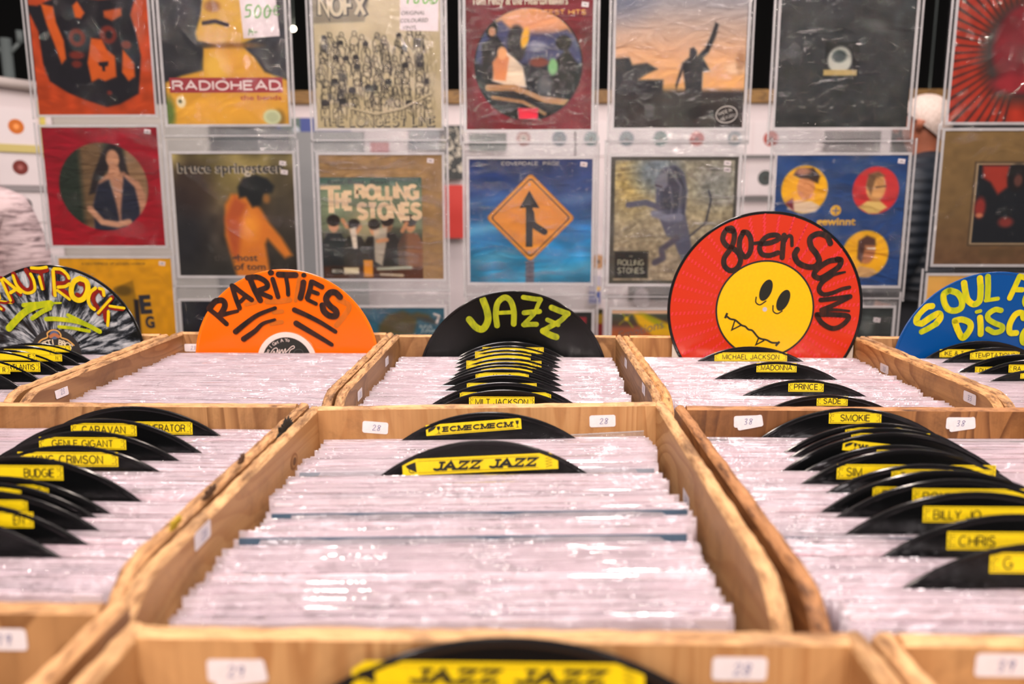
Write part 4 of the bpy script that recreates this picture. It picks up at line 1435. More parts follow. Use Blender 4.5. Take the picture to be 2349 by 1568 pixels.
class Art:
    def __init__(s, rect, base):
        s.rect = rect
        x0, y0, x1, y1 = rect
        s.X, s.Y = np.meshgrid(np.linspace(x0, x1, NA), np.linspace(y0, y1, NA))
        s.C = np.zeros((NA, NA, 3)) + np.array(base, float)
        s.r = np.random.RandomState(int(abs(x0) + abs(y0)) % 1000 + 1)

    def mix(s, m, col):
        s.C = s.C * (1 - m[..., None]) + np.array(col, float) * m[..., None]

    def ell(s, cx, cy, rx, ry, col, soft=3.0, rot=0.0, a=1.0):
        c, q = math.cos(rot), math.sin(rot)
        dx, dy = s.X - cx, s.Y - cy
        u, v = dx * c + dy * q, -dx * q + dy * c
        d = (np.sqrt((u / rx) ** 2 + (v / ry) ** 2) - 1) * min(rx, ry)
        s.mix(np.clip(0.5 - d / soft, 0, 1) * a, col)

    def sdf(s, pts, closed=True):
        d = np.full(s.X.shape, 1e9)
        ins = np.zeros(s.X.shape, bool)
        n = len(pts)
        for i in range(n if closed else n - 1):
            ax, ay = pts[i]
            bx, by = pts[(i + 1) % n]
            ex, ey = bx - ax, by - ay
            t_ = np.clip(((s.X - ax) * ex + (s.Y - ay) * ey) / (ex * ex + ey * ey + 1e-9), 0, 1)
            d = np.minimum(d, np.hypot(s.X - ax - ex * t_, s.Y - ay - ey * t_))
            if closed:
                cond = ((ay > s.Y) != (by > s.Y))
                with np.errstate(divide='ignore', invalid='ignore'):
                    xi = ex * (s.Y - ay) / (by - ay if abs(by - ay) > 1e-9 else 1e-9) + ax
                ins ^= cond & (s.X < xi)
        return np.where(ins, -d, d) if closed else d

    def poly(s, pts, col, soft=3.0, a=1.0):
        s.mix(np.clip(0.5 - s.sdf(pts) / soft, 0, 1) * a, col)

    def line(s, pts, w, col, soft=2.5, a=1.0):
        s.mix(np.clip(0.5 - (s.sdf(pts, False) - w / 2) / soft, 0, 1) * a, col)

    def box(s, x0, y0, x1, y1, col, soft=2.0, a=1.0):
        s.poly([(x0, y0), (x1, y0), (x1, y1), (x0, y1)], col, soft, a)

    def vgrad(s, stops):
        ys = [p[0] for p in stops]
        for k in range(3):
            s.C[..., k] = np.interp(s.Y, ys, [p[1][k] for p in stops])

    def noise(s, cells, amp, col=None, thr=None):
        g = s.r.rand(cells + 2, cells + 2)
        f = np.linspace(0, cells, NA)
        i = f.astype(int)
        w = f - i
        w = w * w * (3 - 2 * w)
        a = g[i][:, i] * (1 - w)[None, :] + g[i][:, i + 1] * w[None, :]
        b = g[i + 1][:, i] * (1 - w)[None, :] + g[i + 1][:, i + 1] * w[None, :]
        v = a * (1 - w)[:, None] + b * w[:, None]
        if col is None:
            s.C = s.C * (1 + amp * (v - 0.5)[..., None] * 2)
        else:
            s.mix(np.clip((v - thr) * 6, 0, 1) * amp, col)

    def person(s, x, y, h, suit, skin=(196, 146, 108), hair=(40, 32, 28), w=0.30, lean=0):
        """a plain, faceless standing figure"""
        s.poly([(x - h * w * 0.5, y), (x - h * w * 0.55, y - h * 0.55), (x - h * w * 0.3, y - h * 0.72), (x + h * w * 0.3, y - h * 0.72), (x + h * w * 0.55, y - h * 0.55), (x + h * w * 0.5, y)], suit)
        s.ell(x + lean, y - h * 0.83, h * 0.075, h * 0.10, skin)
        s.ell(x + lean, y - h * 0.90, h * 0.095, h * 0.085, hair)

    def mesh(s, mb, S, off):
        vs, fs = [], []
        for j in range(NA):
            for i in range(NA):
                vs.append((S * (i / (NA - 1) - 0.5), -off, S * (0.5 - j / (NA - 1))))
        for j in range(NA - 1):
            for i in range(NA - 1):
                a = j * NA + i
                fs.append((a, a + NA, a + NA + 1, a + 1))
        c = np.clip(s.C, 0, 255) / 255
        c = np.where(c <= 0.04045, c / 12.92, ((c + 0.055) / 1.055) ** 2.4)
        c = np.clip(c * 1.14 - 0.012, 0.002, 0.9)
        s.lin = np.concatenate([c.reshape(-1, 3), np.ones((NA * NA, 1))], 1)
        mb.add(vs, fs, ART)


class Lay:
    """places lettering and crisp print on a cover, in the same tracing coordinates as the picture"""

    def __init__(s, rect, S, mb):
        s.r, s.S, s.mb, s.o = rect, S, mb, 0.0003
        s.k = S / (rect[2] - rect[0])
        s.ky = S / (rect[3] - rect[1])

    def p(s, x, y):
        return ((x - s.r[0]) * s.k - s.S / 2, s.S / 2 - (y - s.r[1]) * s.ky)

    def text(s, t_, x, y, h, col, width=None, al='c', rot=0, shear=0, bold=0.0):
        s.o += 0.00006
        q = s.p(x, y)
        if set(t_) <= GLY_KNOWN and len(t_) > 1:
            s.o += 0.00006
            s.mb.sans(t_, q[0], q[1], h * s.ky, s.o, ink(*col), al, rot, 0.12 + bold * 2.2, None if width is None else width * s.k, shear)
            return
        s.mb.text(t_, q[0], q[1], h * s.ky, s.o, col if not isinstance(col, tuple) else ink(*col), al, rot, shear, bold, None if width is None else width * s.k)

    def rect(s, x0, y0, x1, y1, col, rot=0):
        s.o += 0.00006
        a, b = s.p(x0, y1), s.p(x1, y0)
        s.mb.rect(a[0], b[0], a[1], b[1], s.o, ink(*col), rot)

    def poly(s, pts, col):
        s.o += 0.00006
        s.mb.poly([s.p(*q) for q in pts], s.o, ink(*col))

    def line(s, pts, w, col, smooth=True):
        s.o += 0.00006
        s.mb.ribbon([s.p(*q) for q in pts], w * s.k, s.o, ink(*col), smooth=smooth)

    def disc(s, x, y, r, col):
        s.o += 0.00006
        q = s.p(x, y)
        s.mb.disc(q[0], q[1], r * s.k, s.o, ink(*col))


COLY = {1: 2.18, 2: 2.10, 3: 2.07, 4: 2.08, 5: 2.03, 6: 1.99, 7: 1.97}
GAP = {1: 0.026, 2: 0.072, 3: 0.074, 4: 0.079, 5: 0.082, 6: 0.080, 7: 0.035}
SCV = 0.315
COVERS = {}


def note(parent, S, lay, x0, y0, x1, y1, rot, writing):
    """hand written paper price note lying on the cover"""
    a, b = lay.p(x0, y1), lay.p(x1, y0)
    mb = MB()
    mb.rect(a[0], b[0], a[1], b[1], 0.0008, NOTE, rot)
    for s_, x, y, h, w, col in writing:
        q = lay.p(x, y)
        scrawl(mb, s_, q[0], q[1], h * lay.k, w * lay.k, 0.001, ink(*col), 0.8)
    return mb


def cover(key, col, rect, anchor, label, paint_fn, stickers=(), S=SCV, roll=0.0, gap=None, notes=None, Y=None, hang=True):
    """rect: tracing box; anchor: ('c'|'b'|'t', px, py) - where its centre / bottom middle / top middle is seen"""
    Y = Y or COLY[col]
    p = PY(anchor[1], anchor[2], Y)
    if anchor[0] == 'b': p.z += S / 2
    if anchor[0] == 't': p.z -= S / 2
    root = empty('record_cover', (p.x, Y, p.z), (0, roll, 0))
    tag(root, label, 'record cover')
    mb = MB()
    mb.box(-S / 2, S / 2, 0.0, 0.003, -S / 2, S / 2, CARD)
    mb.build('cardboard', root)
    A = Art(rect, (128, 128, 128))
    mb = MB()
    lay = Lay(rect, S, mb)
    before = 0
    paint_fn(A, None)
    A.mesh(mb, S, 0.0002)
    paint_fn(None, lay)
    o = mb.build('printed_front', root)
    at_ = o.data.color_attributes.new('print', 'FLOAT_COLOR', 'POINT')
    buf = np.ones((len(o.data.vertices), 4), 'f')
    buf[:NA * NA] = A.lin
    at_.data.foreach_set('color', buf.ravel())
    for k_, (x, y) in enumerate(stickers):
        q = lay.p(x, y)
        m = MB()
        m.rect(-0.0085, 0.0085, -0.0055, 0.0055, 0.0007, WHITE, -0.12)
        m.rect(-0.0045, 0.0045, -0.0012, 0.0012, 0.0009, ink(120, 116, 124), -0.12)
        so = m.build('price_sticker', root)
        so.location = (q[0], 0, q[1])
        tag(so, 'small white price sticker')
    if notes:
        m = notes(root, S, lay)
        tag(m.build('price_note', root), 'paper note with a handwritten price')
    COVERS[key] = root
    if hang:
        hanging_sleeve(root, S, GAP[col] if gap is None else gap, label)
    return root


def hanging_sleeve(cv, S, gap, label):
    r = empty('hanging_sleeve', cv.location, cv.rotation_euler)
    tag(r, 'clear plastic sleeve hanging around the ' + ' '.join(label.split()[:9]).rstrip(',').removesuffix(' with').removesuffix(' of').removesuffix(' a').removesuffix(' and'), 'sleeve', 'clear hanging sleeves')
    w = S + 0.034
    zt, zb = S / 2 + gap / 2 - 0.0006, -S / 2 - gap / 2 + 0.0006
    rr = random.Random(int(cv.location.x * 1000) + int(cv.location.z * 777))
    for nm, y0, mat in (('front_film', -0.0032, FILM_GLOSSY if rr.random() < 0.6 else FILM), ('back_film', 0.0042, FILM)):
        n, m = 14, 16
        vs, fs = [], []
        ph = rr.uniform(0, 6)
        for j in range(m + 1):
            for i in range(n + 1):
                x = -w / 2 + w * i / n
                z = zb + (zt - zb) * j / m
                e = min(i, n - i) / n * min(j, m - j) / m * 6
                b = (0.0007 * math.sin(i * 0.9 + ph) * math.sin(j * 0.7 + ph) - 0.0004) * min(1, e) * (1 if y0 < 0 else -1)
                vs.append((x, y0 + b, z))
        for j in range(m):
            for i in range(n):
                a = j * (n + 1) + i
                fs.append((a, a + 1, a + n + 2, a + n + 1))
        mb = MB(); mb.add(vs, fs, mat, True); mb.build(nm, r)
    mb = MB()

    def strip(x0, x1, z0, z1, y, mat=SEAM):
        mb.box(x0, x1, y - 0.0004, y + 0.0004, z0, z1, mat)
    e = S / 2
    b = 0.0065
    y = -0.0040
    strip(-e - b, e + b, e, e + b, y); strip(-e - b, e + b, -e - b, -e, y)
    strip(-e - b, -e, -e, e, y); strip(e, e + b, -e, e, y)
    strip(-w / 2, -w / 2 + 0.0045, zb, zt, y); strip(w / 2 - 0.0045, w / 2, zb, zt, y)
    if gap > 0.05:
        strip(-w / 2, w / 2, -e - gap * 0.42, -e - gap * 0.42 + 0.003, y)
        strip(-w / 2 + 0.0045, w / 2 - 0.0045, -e - gap * 0.5, -e - b, 0.005, FLAP)
        strip(-w / 2 + 0.0045, w / 2 - 0.0045, e + b, e + gap * 0.5, 0.005, FLAP)
    strip(-w / 2 + 0.0045, -e - b, -e - b, e + b, 0.0055, FLAP)
    strip(e + b, w / 2 - 0.0045, -e - b, e + b, 0.0055, FLAP)
    mb.build('welded_seam', r)


# ---- row A -------------------------------------------------------------------------------------------
def a1(A, L):
    if A:
        A.vgrad([(-10, (182, 74, 36)), (265, (176, 70, 32))]); A.noise(14, 0.10)
        D = (30, 28, 36); O = (196, 92, 34); Rr = (110, 44, 36)
        A.poly([(68, 22), (95, 25), (130, 10), (160, 2), (240, 12), (328, 5), (312, 45), (322, 80), (330, 135), (318, 218), (270, 242), (240, 248), (190, 232), (150, 216), (108, 190), (96, 150), (92, 80)], D, 5)
        A.poly([(104, 20), (132, 26), (136, 60), (150, 100), (152, 140), (140, 152), (128, 110), (112, 60)], O, 5)
        A.poly([(178, 25), (190, 15), (205, 40), (195, 52), (182, 50)], O, 5)
        A.ell(182, 94, 20, 20, Rr, 6); A.ell(182, 94, 9, 9, D, 5); A.ell(256, 88, 20, 20, Rr, 6); A.ell(258, 88, 8, 9, D, 5)
        A.poly([(215, 95), (240, 98), (250, 120), (268, 135), (268, 180), (240, 190), (225, 184), (208, 192), (202, 150)], O, 5)
        A.poly([(228, 148), (252, 146), (250, 156), (243, 158), (242, 168), (236, 168), (235, 158), (228, 155)], D, 3)
        A.poly([(250, 36), (292, 30), (292, 46), (268, 58), (250, 50)], (170, 80, 40), 5)
        A.poly([(288, 120), (312, 150), (312, 180), (296, 190), (282, 170)], O, 5)
        A.ell(178, 132, 18, 9, Rr, 5); A.ell(176, 152, 12, 8, Rr, 5); A.ell(297, 110, 12, 9, Rr, 5); A.ell(248, 216, 6, 5, Rr, 4)


cover('A1', 1, (75, -10, 355, 265), ('b', 224, 263), 'orange cover with a large dark mask-like animal shape, top left', a1, stickers=())


def a2(A, L):
    if A:
        A.vgrad([(0, (52, 56, 62)), (180, (46, 48, 54)), (285, (60, 50, 44))]); A.noise(9, 0.22); A.noise(24, 0.06)
        Yc = (204, 166, 76)
        A.poly([(380, 195), (420, 180), (470, 168), (474, 120), (560, 112), (590, 140), (612, 172), (664, 190), (664, 290), (380, 290)], (206, 158, 62), 6)
        A.poly([(480, 10), (500, -5), (620, -5), (618, 60), (600, 95), (560, 112), (500, 112), (462, 104), (458, 88), (472, 50)], Yc, 6)
        A.ell(500, 30, 18, 12, (150, 108, 70), 8); A.line([(478, 66), (505, 62), (532, 70)], 9, (44, 40, 40), 4)
        A.ell(540, 114, 50, 6, (140, 100, 50), 8); A.ell(500, 160, 28, 30, (226, 196, 96), 20, a=0.6)
        A.ell(500, 260, 110, 26, (222, 172, 66), 30, a=0.7); A.ell(384, 262, 14, 34, (70, 110, 60), 12, a=0.8); A.ell(640, 275, 14, 20, (96, 80, 50), 10, a=0.6)
        A.ell(414, 237, 11, 13, (230, 222, 190), 5); A.ell(412, 236, 4, 4, (60, 70, 40), 3)
        A.ell(624, 271, 21, 17, (196, 206, 170), 5); A.ell(624, 271, 14, 11, (176, 186, 150), 4)
    if L:
        L.rect(390, 184, 652, 217, (158, 34, 48))
        L.text('RADIOHEAD', 522, 201, 22, (238, 226, 226), 252, bold=0.03)
        L.text('the bends', 648, 228, 10, (168, 60, 40), 96, 'r', bold=0.02)


def n2(root, S, lay):
    mb = note(root, S, lay, 565, 6, 648, 97, 0.06, [('500', 571, 55, 27, 3.2, (80, 170, 60)), ('-E', 622, 50, 20, 2, (96, 170, 80)), ('M-', 580, 92, 13, 2, (80, 150, 70))])
    return mb


cover('A2', 2, (380, 5, 664, 287), ('b', 525, 285), 'cover with a red title bar RADIOHEAD under a pale upturned chin', a2, notes=n2)


def a3(A, L):
    if A:
        A.vgrad([(0, (188, 178, 150)), (295, (184, 172, 138))]); A.noise(10, 0.05)
        ikc = (44, 44, 44)
        r = random.Random(2)
        for row in range(7):
            yy = 92 + row * 24
            for i in range(11):
                x = 742 + i * 24 + r.uniform(-7, 7)
                y = yy + r.uniform(-7, 7)
                hr = 5 + row * 0.5
                if r.random() < 0.3: A.ell(x, y - 3, hr + 1, hr, ikc, 2)
                A.line([(x + hr * math.cos(a), y + hr * 1.2 * math.sin(a)) for a in np.linspace(0, 6.28, 9)], 1.8, ikc, 1.8, 0.95)
                A.line([(x - hr, y + hr), (x - 10, y + 14), (x - 9, y + 36)], 1.9, ikc, 1.8, 0.9)
                A.line([(x + hr, y + hr), (x + 10, y + 14), (x + 8, y + 38)], 1.9, ikc, 1.8, 0.9)
                if r.random() < 0.12: A.poly([(x - 7, y + 12), (x + 7, y + 12), (x + 6, y + 30), (x - 6, y + 30)], (66, 66, 64), 4, 0.8)
                A.line([(x + r.uniform(-12, 12), y + r.uniform(-8, 30)), (x + r.uniform(-12, 12), y + r.uniform(-8, 30)), (x + r.uniform(-12, 12), y + r.uniform(-8, 30))], 1.7, ikc, 1.8, 0.85)
                if r.random() < 0.5: A.line([(x - 4, y + 10), (x + r.uniform(-5, 5), y + 22), (x + 4, y + 34)], 1.7, ikc, 1.8, 0.85)
        A.poly([(726, 0), (855, 0), (840, 62), (726, 66)], (112, 108, 98), 4, 0.7)
        A.poly([(970, 60), (1008, 60), (1008, 292), (990, 292)], (176, 164, 132), 4, 0.8)
        A.line([(805, 250), (860, 262), (920, 250), (985, 218)], 5, (190, 178, 146), 2); A.line([(805, 253), (860, 266), (920, 254), (987, 220)], 1.5, ikc, 2)
    if L:
        L.text('NOFX', 793, 30, 52, (60, 58, 54), 118, bold=0.05)
        L.text('NOFX', 791, 28, 46, (206, 196, 168), 108, bold=0.02)
        L.text('THE LONGEST LINE', 866, 280, 25, (52, 50, 46), 262, bold=0.04)
        L.text('THE LONGEST LINE', 865, 279, 20, (198, 186, 150), 254, bold=0.0)


def n3(root, S, lay):
    mb = note(root, S, lay, 920, -12, 1006, 82, -0.03, [('1800', 928, 24, 25, 3.2, (96, 184, 50)), ('E', 984, 26, 22, 2.4, (130, 186, 90))])
    for s_, x, y in (('ORIGINAL', 949, 44), ('COLOURED', 951, 60), ('VINYL', 941, 75)):
        q = lay.p(x, y)
        mb.text(s_, q[0], q[1], 8 * lay.k, 0.001, ink(44, 42, 44), 'c', 0.02, 0.25, 0.01)
    return mb


cover('A3', 3, (726, 8, 1009, 294), ('b', 871, 294), 'beige comic-style cover of a crowded queue lettered THE LONGEST LINE', a3, notes=n3)


def a4(A, L):
    if A:
        A.vgrad([(0, (112, 26, 38)), (297, (118, 28, 40))]); A.noise(7, 0.14); A.ell(1320, 240, 60, 60, (140, 44, 54), 50, a=0.5)
        A.ell(1212, 155, 124, 122, (28, 28, 32), 3)
        m = Art(A.rect, (0, 0, 0))
        m.vgrad([(30, (214, 156, 108)), (78, (206, 150, 110)), (92, (96, 92, 120)), (140, (64, 68, 104)), (160, (36, 38, 46)), (290, (20, 22, 24))])
        m.poly([(1095, 80), (1150, 60), (1190, 95), (1260, 92), (1300, 80), (1340, 130), (1340, 150), (1090, 150)], (62, 66, 104), 8)
        m.ell(1128, 78, 14, 20, (30, 28, 30), 4); m.poly([(1105, 110), (1140, 92), (1160, 120), (1150, 200), (1110, 210)], (30, 30, 34), 5); m.ell(1129, 84, 8, 10, (180, 130, 100), 4)
        m.ell(1185, 110, 22, 40, (34, 34, 38), 6); m.ell(1204, 98, 9, 22, (226, 176, 46), 4, 0.2)
        m.ell(1292, 108, 18, 16, (26, 24, 26), 4); m.poly([(1270, 150), (1300, 120), (1330, 160), (1330, 240), (1262, 240)], (28, 30, 32), 5)
        m.poly([(1128, 190), (1142, 150), (1160, 125), (1180, 140), (1200, 160), (1208, 205), (1160, 200)], (222, 206, 184), 5); m.poly([(1130, 150), (1150, 125), (1168, 140), (1160, 190), (1132, 188)], (212, 142, 92), 5); m.ell(1152, 130, 11, 14, (226, 170, 120), 4)
        m.ell(1268, 160, 11, 18, (120, 176, 120), 5); m.ell(1236, 150, 22, 10, (120, 62, 50), 5)
        m.line([(1120, 205), (1180, 205), (1240, 230), (1320, 240)], 14, (176, 134, 92), 3); m.line([(1125, 216), (1200, 220), (1270, 250)], 5, (40, 32, 28), 3); m.line([(1130, 226), (1200, 236), (1250, 262)], 8, (160, 118, 80), 3)
        m.ell(1230, 115, 22, 10, (190, 196, 206), 10, a=0.6); m.ell(1250, 200, 18, 22, (120, 126, 130), 14, a=0.6)
        d = np.hypot(A.X - 1212, A.Y - 155) - 121
        k_ = np.clip(0.5 - d / 3, 0, 1)[..., None]
        A.C = A.C * (1 - k_) + m.C * k_
        A.poly([(1188, 249), (1235, 250), (1234, 275), (1190, 274)], (226, 50, 76), 3)
    if L:
        L.text('Tom Petty & the Heartbreakers', 1192, 17, 18, (214, 206, 180), 218, bold=0.02)
        L.text('GREATEST HITS', 1342, 43, 11, (222, 146, 40), 150, 'r', bold=0.03)


cover('A4', 4, (1069, 12, 1358, 297), ('b', 1213, 297), 'dark red cover with a round group picture and cream title line', a4, stickers=((1340, 10), (1340, 27)))


def a5(A, L):
    if A:
        A.vgrad([(0, (140, 146, 160)), (60, (176, 160, 152)), (130, (210, 170, 136)), (205, (222, 172, 110)), (218, (56, 46, 44)), (293, (44, 44, 46))])
        A.ell(1420, 10, 60, 50, (90, 102, 128), 60, a=0.6)
        D = (36, 38, 44)
        A.poly([(1408, 142), (1440, 140), (1448, 156), (1480, 152), (1505, 165), (1480, 176), (1462, 188), (1518, 188), (1518, 215), (1408, 300)], D, 6)
        A.poly([(1566, 300), (1568, 205), (1562, 168), (1548, 210), (1546, 200), (1560, 152), (1575, 140), (1576, 122), (1584, 118), (1592, 128), (1592, 138), (1610, 120), (1622, 92), (1630, 66), (1638, 70), (1633, 95), (1618, 130), (1606, 142), (1622, 168), (1606, 172), (1606, 300)], D, 5)
        A.box(1400, 216, 1705, 296, (46, 42, 42), 10, 0.75); A.ell(1540, 250, 50, 40, (52, 58, 54), 30, a=0.6)
        A.ell(1680, 165, 24, 14, (230, 206, 180), 8, a=0.7); A.ell(1690, 150, 10, 24, (150, 110, 80), 8, a=0.6)
        A.box(1478, 240, 1500, 270, (96, 100, 104), 3, 0.5)
    if L:
        L.line([(1664 + 24 * math.cos(a) * 0.95 + 6 * math.sin(a), 264 + 17 * math.sin(a) - 6 * math.cos(a)) for a in np.linspace(0, 6.3, 24)], 2, (206, 200, 196))
        L.text('MADE IN', 1660, 258, 7, (206, 200, 196), 32, rot=0.3); L.text('HEAVEN', 1667, 270, 7, (206, 200, 196), 32, rot=0.3)


cover('A5', 5, (1409, 2, 1701, 293), ('b', 1555, 293), 'sunset cover with a dark figure raising one arm above water', a5)


def a6(A, L):
    if A:
        A.vgrad([(0, (50, 55, 58)), (150, (42, 47, 50)), (292, (38, 43, 44))]); A.noise(16, 0.16); A.noise(5, 0.12)
        A.box(1885, 112, 1960, 186, (30, 34, 36), 3); A.ell(1918, 150, 26, 28, (188, 192, 184), 6); A.ell(1916, 142, 16, 13, (70, 84, 84), 6); A.box(1884, 170, 1956, 182, (186, 166, 110), 3); A.box(1946, 118, 1958, 170, (36, 38, 40), 3)
        A.ell(2000, 82, 34, 10, (120, 122, 120), 16, 0.3, 0.5)


cover('A6', 6, (1784, 2, 2073, 292), ('b', 1927, 292), 'almost black cover with a tiny square picture in its middle', a6)


def a7(A, L):
    if A:
        A.C[:] = (168, 54, 36)
        cx, cy = 2330, 130
        for i in range(40):
            a = math.radians(100 + i * 6.5)
            A.poly([(cx + 80 * math.cos(a - 0.015), cy + 80 * math.sin(a - 0.015)), (cx + 330 * math.cos(a - 0.018), cy + 330 * math.sin(a - 0.018)), (cx + 330 * math.cos(a + 0.018), cy + 330 * math.sin(a + 0.018)), (cx + 80 * math.cos(a + 0.015), cy + 80 * math.sin(a + 0.015))], (64, 40, 38), 4)
        A.ell(cx, cy, 88, 110, (60, 48, 46), 30); A.ell(cx + 10, cy - 6, 76, 92, (120, 38, 46), 14); A.ell(cx - 10, cy + 70, 52, 20, (140, 42, 50), 12); A.noise(14, 0.1)


cover('A7', 7, (2181, -12, 2473, 280), ('b', 2327, 280), 'red and orange sunburst cover with black rays at the top right', a7)


# ---- row B -------------------------------------------------------------------------------------------
def b1(A, L):
    if A:
        A.vgrad([(290, (146, 24, 44)), (568, (158, 20, 42))]); A.noise(8, 0.06)
        m = Art(A.rect, (58, 62, 54))
        m.box(88, 320, 190, 540, (44, 54, 46), 20); m.box(186, 320, 240, 540, (112, 90, 66), 16); m.box(290, 320, 340, 540, (140, 112, 84), 12)
        m.poly([(238, 350), (262, 326), (284, 344), (296, 400), (306, 440), (292, 452), (282, 400), (244, 392), (226, 440), (200, 448), (214, 400)], (46, 42, 44), 6)
        m.poly([(226, 416), (248, 396), (286, 394), (318, 420), (322, 470), (316, 540), (206, 540), (208, 470)], (176, 132, 108), 6)
        m.poly([(222, 424), (250, 410), (262, 470), (270, 540), (206, 540), (208, 470)], (42, 46, 60), 6); m.poly([(284, 404), (308, 430), (316, 480), (314, 540), (268, 540), (272, 480)], (44, 48, 64), 6)
        m.ell(262, 364, 15, 21, (190, 144, 114), 4); m.poly([(252, 380), (274, 380), (280, 410), (246, 410)], (184, 138, 110), 5)
        m.line([(200, 480), (226, 512), (262, 518), (288, 512)], 14, (196, 150, 122), 5); m.line([(312, 420), (326, 450), (322, 500)], 13, (176, 132, 106), 6)
        d = np.hypot(A.X - 236, (A.Y - 429) * 1.0) - 103
        k_ = np.clip(0.5 - d / 3, 0, 1)[..., None]
        A.C = A.C * (1 - k_) + m.C * k_


cover('B1', 1, (104, 291, 370, 568), ('c', 239, 429), 'red cover with a round picture of a dark-haired woman', b1, stickers=((347, 301),))


def b2(A, L):
    if A:
        A.vgrad([(353, (134, 124, 80)), (420, (112, 100, 68)), (500, (70, 62, 54)), (632, (46, 46, 44))]); A.noise(6, 0.35); A.noise(13, 0.18)
        A.ell(410, 520, 60, 110, (40, 42, 48), 60, a=0.8); A.ell(440, 430, 50, 60, (58, 44, 42), 40, a=0.7); A.ell(560, 400, 60, 50, (150, 136, 84), 60, a=0.7); A.ell(650, 500, 30, 120, (66, 62, 54), 40, a=0.7)
        A.poly([(516, 470), (532, 446), (570, 446), (600, 480), (618, 512), (645, 545), (668, 585), (650, 592), (612, 548), (606, 560), (616, 640), (536, 640), (524, 590), (512, 540)], (206, 126, 50), 10)
        A.poly([(514, 500), (540, 450), (566, 470), (548, 540), (540, 600), (524, 580)], (170, 82, 50), 14, 0.8); A.ell(572, 520, 20, 30, (232, 164, 62), 24, a=0.7)
        A.poly([(550, 455), (548, 430), (562, 408), (592, 400), (618, 410), (634, 428), (628, 442), (608, 446), (600, 470), (580, 476), (566, 452)], (34, 38, 40), 8)
        A.ell(614, 456, 8, 10, (150, 106, 60), 8)
    if L:
        L.text('bruce springsteen', 532, 387, 22, (196, 186, 168), 244, bold=0.03); L.text('bruce springsteen', 534, 386, 22, (34, 34, 34), 244, bold=0.02)
        L.text('the ghost', 534, 591, 15, (60, 54, 48), 104, bold=0.02); L.text('of tom joad', 594, 612, 15, (48, 42, 38), 128, bold=0.02)


cover('B2', 2, (400, 355, 680, 633), ('c', 541, 494), 'dim painterly cover of a bare orange back turned away, small lowercase title', b2, stickers=((656, 376), (659, 396)))


def b3(A, L):
    if A:
        A.C[:] = (150, 122, 84); A.noise(12, 0.08); A.noise(30, 0.05)
        m = Art(A.rect, (0, 0, 0))
        m.vgrad([(408, (64, 96, 92)), (440, (118, 136, 112)), (520, (112, 122, 96)), (560, (50, 48, 42)), (640, (60, 38, 28))]); m.ell(830, 520, 30, 40, (176, 166, 128), 30, a=0.7); m.noise(8, 0.12)
        for x, h, suit in ((765, 160, (36, 42, 44)), (812, 150, (46, 46, 42)), (858, 150, (42, 40, 36)), (888, 160, (40, 40, 38)), (940, 160, (132, 92, 66))):
            m.person(x, 650, h, suit, w=0.34)
        m.box(880, 520, 930, 640, (38, 36, 34), 10, 0.5); m.poly([(802, 525), (816, 520), (818, 570), (808, 570)], (210, 200, 184), 3); m.poly([(856, 528), (888, 520), (884, 560), (874, 610), (858, 600)], (196, 186, 168), 4, 0.8)
        m.line([(795, 520), (786, 505)], 9, (196, 146, 108), 3); m.line([(820, 530), (826, 520)], 9, (196, 146, 108), 3); m.line([(865, 553), (886, 550)], 9, (196, 146, 108), 3); m.line([(922, 530), (932, 512)], 9, (190, 138, 100), 3)
        m.box(738, 612, 972, 645, (78, 44, 30), 8, 0.8); m.box(831, 597, 852, 636, (214, 146, 50), 3); m.line([(864, 617), (940, 614)], 7, (170, 176, 160), 3); m.line([(870, 630), (920, 632)], 6, (190, 176, 150), 3)
        m.box(755, 614, 785, 629, (36, 34, 32), 2); m.box(785, 614, 820, 629, (206, 196, 166), 2)
        k_ = ((A.X > 736) & (A.X < 968) & (A.Y > 408)).astype(float)[..., None]
        A.C = A.C * (1 - k_) + m.C * k_
    if L:
        L.text('Beat-Beat  Beat!', 825, 419, 9, (44, 60, 62), 140, bold=0.02)
        cr = (224, 198, 162)
        L.rect(738, 427, 784, 436, cr); L.rect(755, 430, 768, 489, cr)
        L.text('HE', 792, 461, 46, cr, 44, bold=0.05)
        L.text('ROLLING', 889, 442, 37, cr, 148, bold=0.06)
        L.text('STONES', 893, 485, 42, cr, 150, bold=0.06)
        L.text('DECCA', 770, 622, 8, (196, 186, 166), 24, bold=0.02)


cover('B3', 3, (737, 359, 1015, 640), ('c', 876, 499), 'brown cover whose inset photo shows five suited men below THE ROLLING STONES', b3, stickers=((989, 372),))


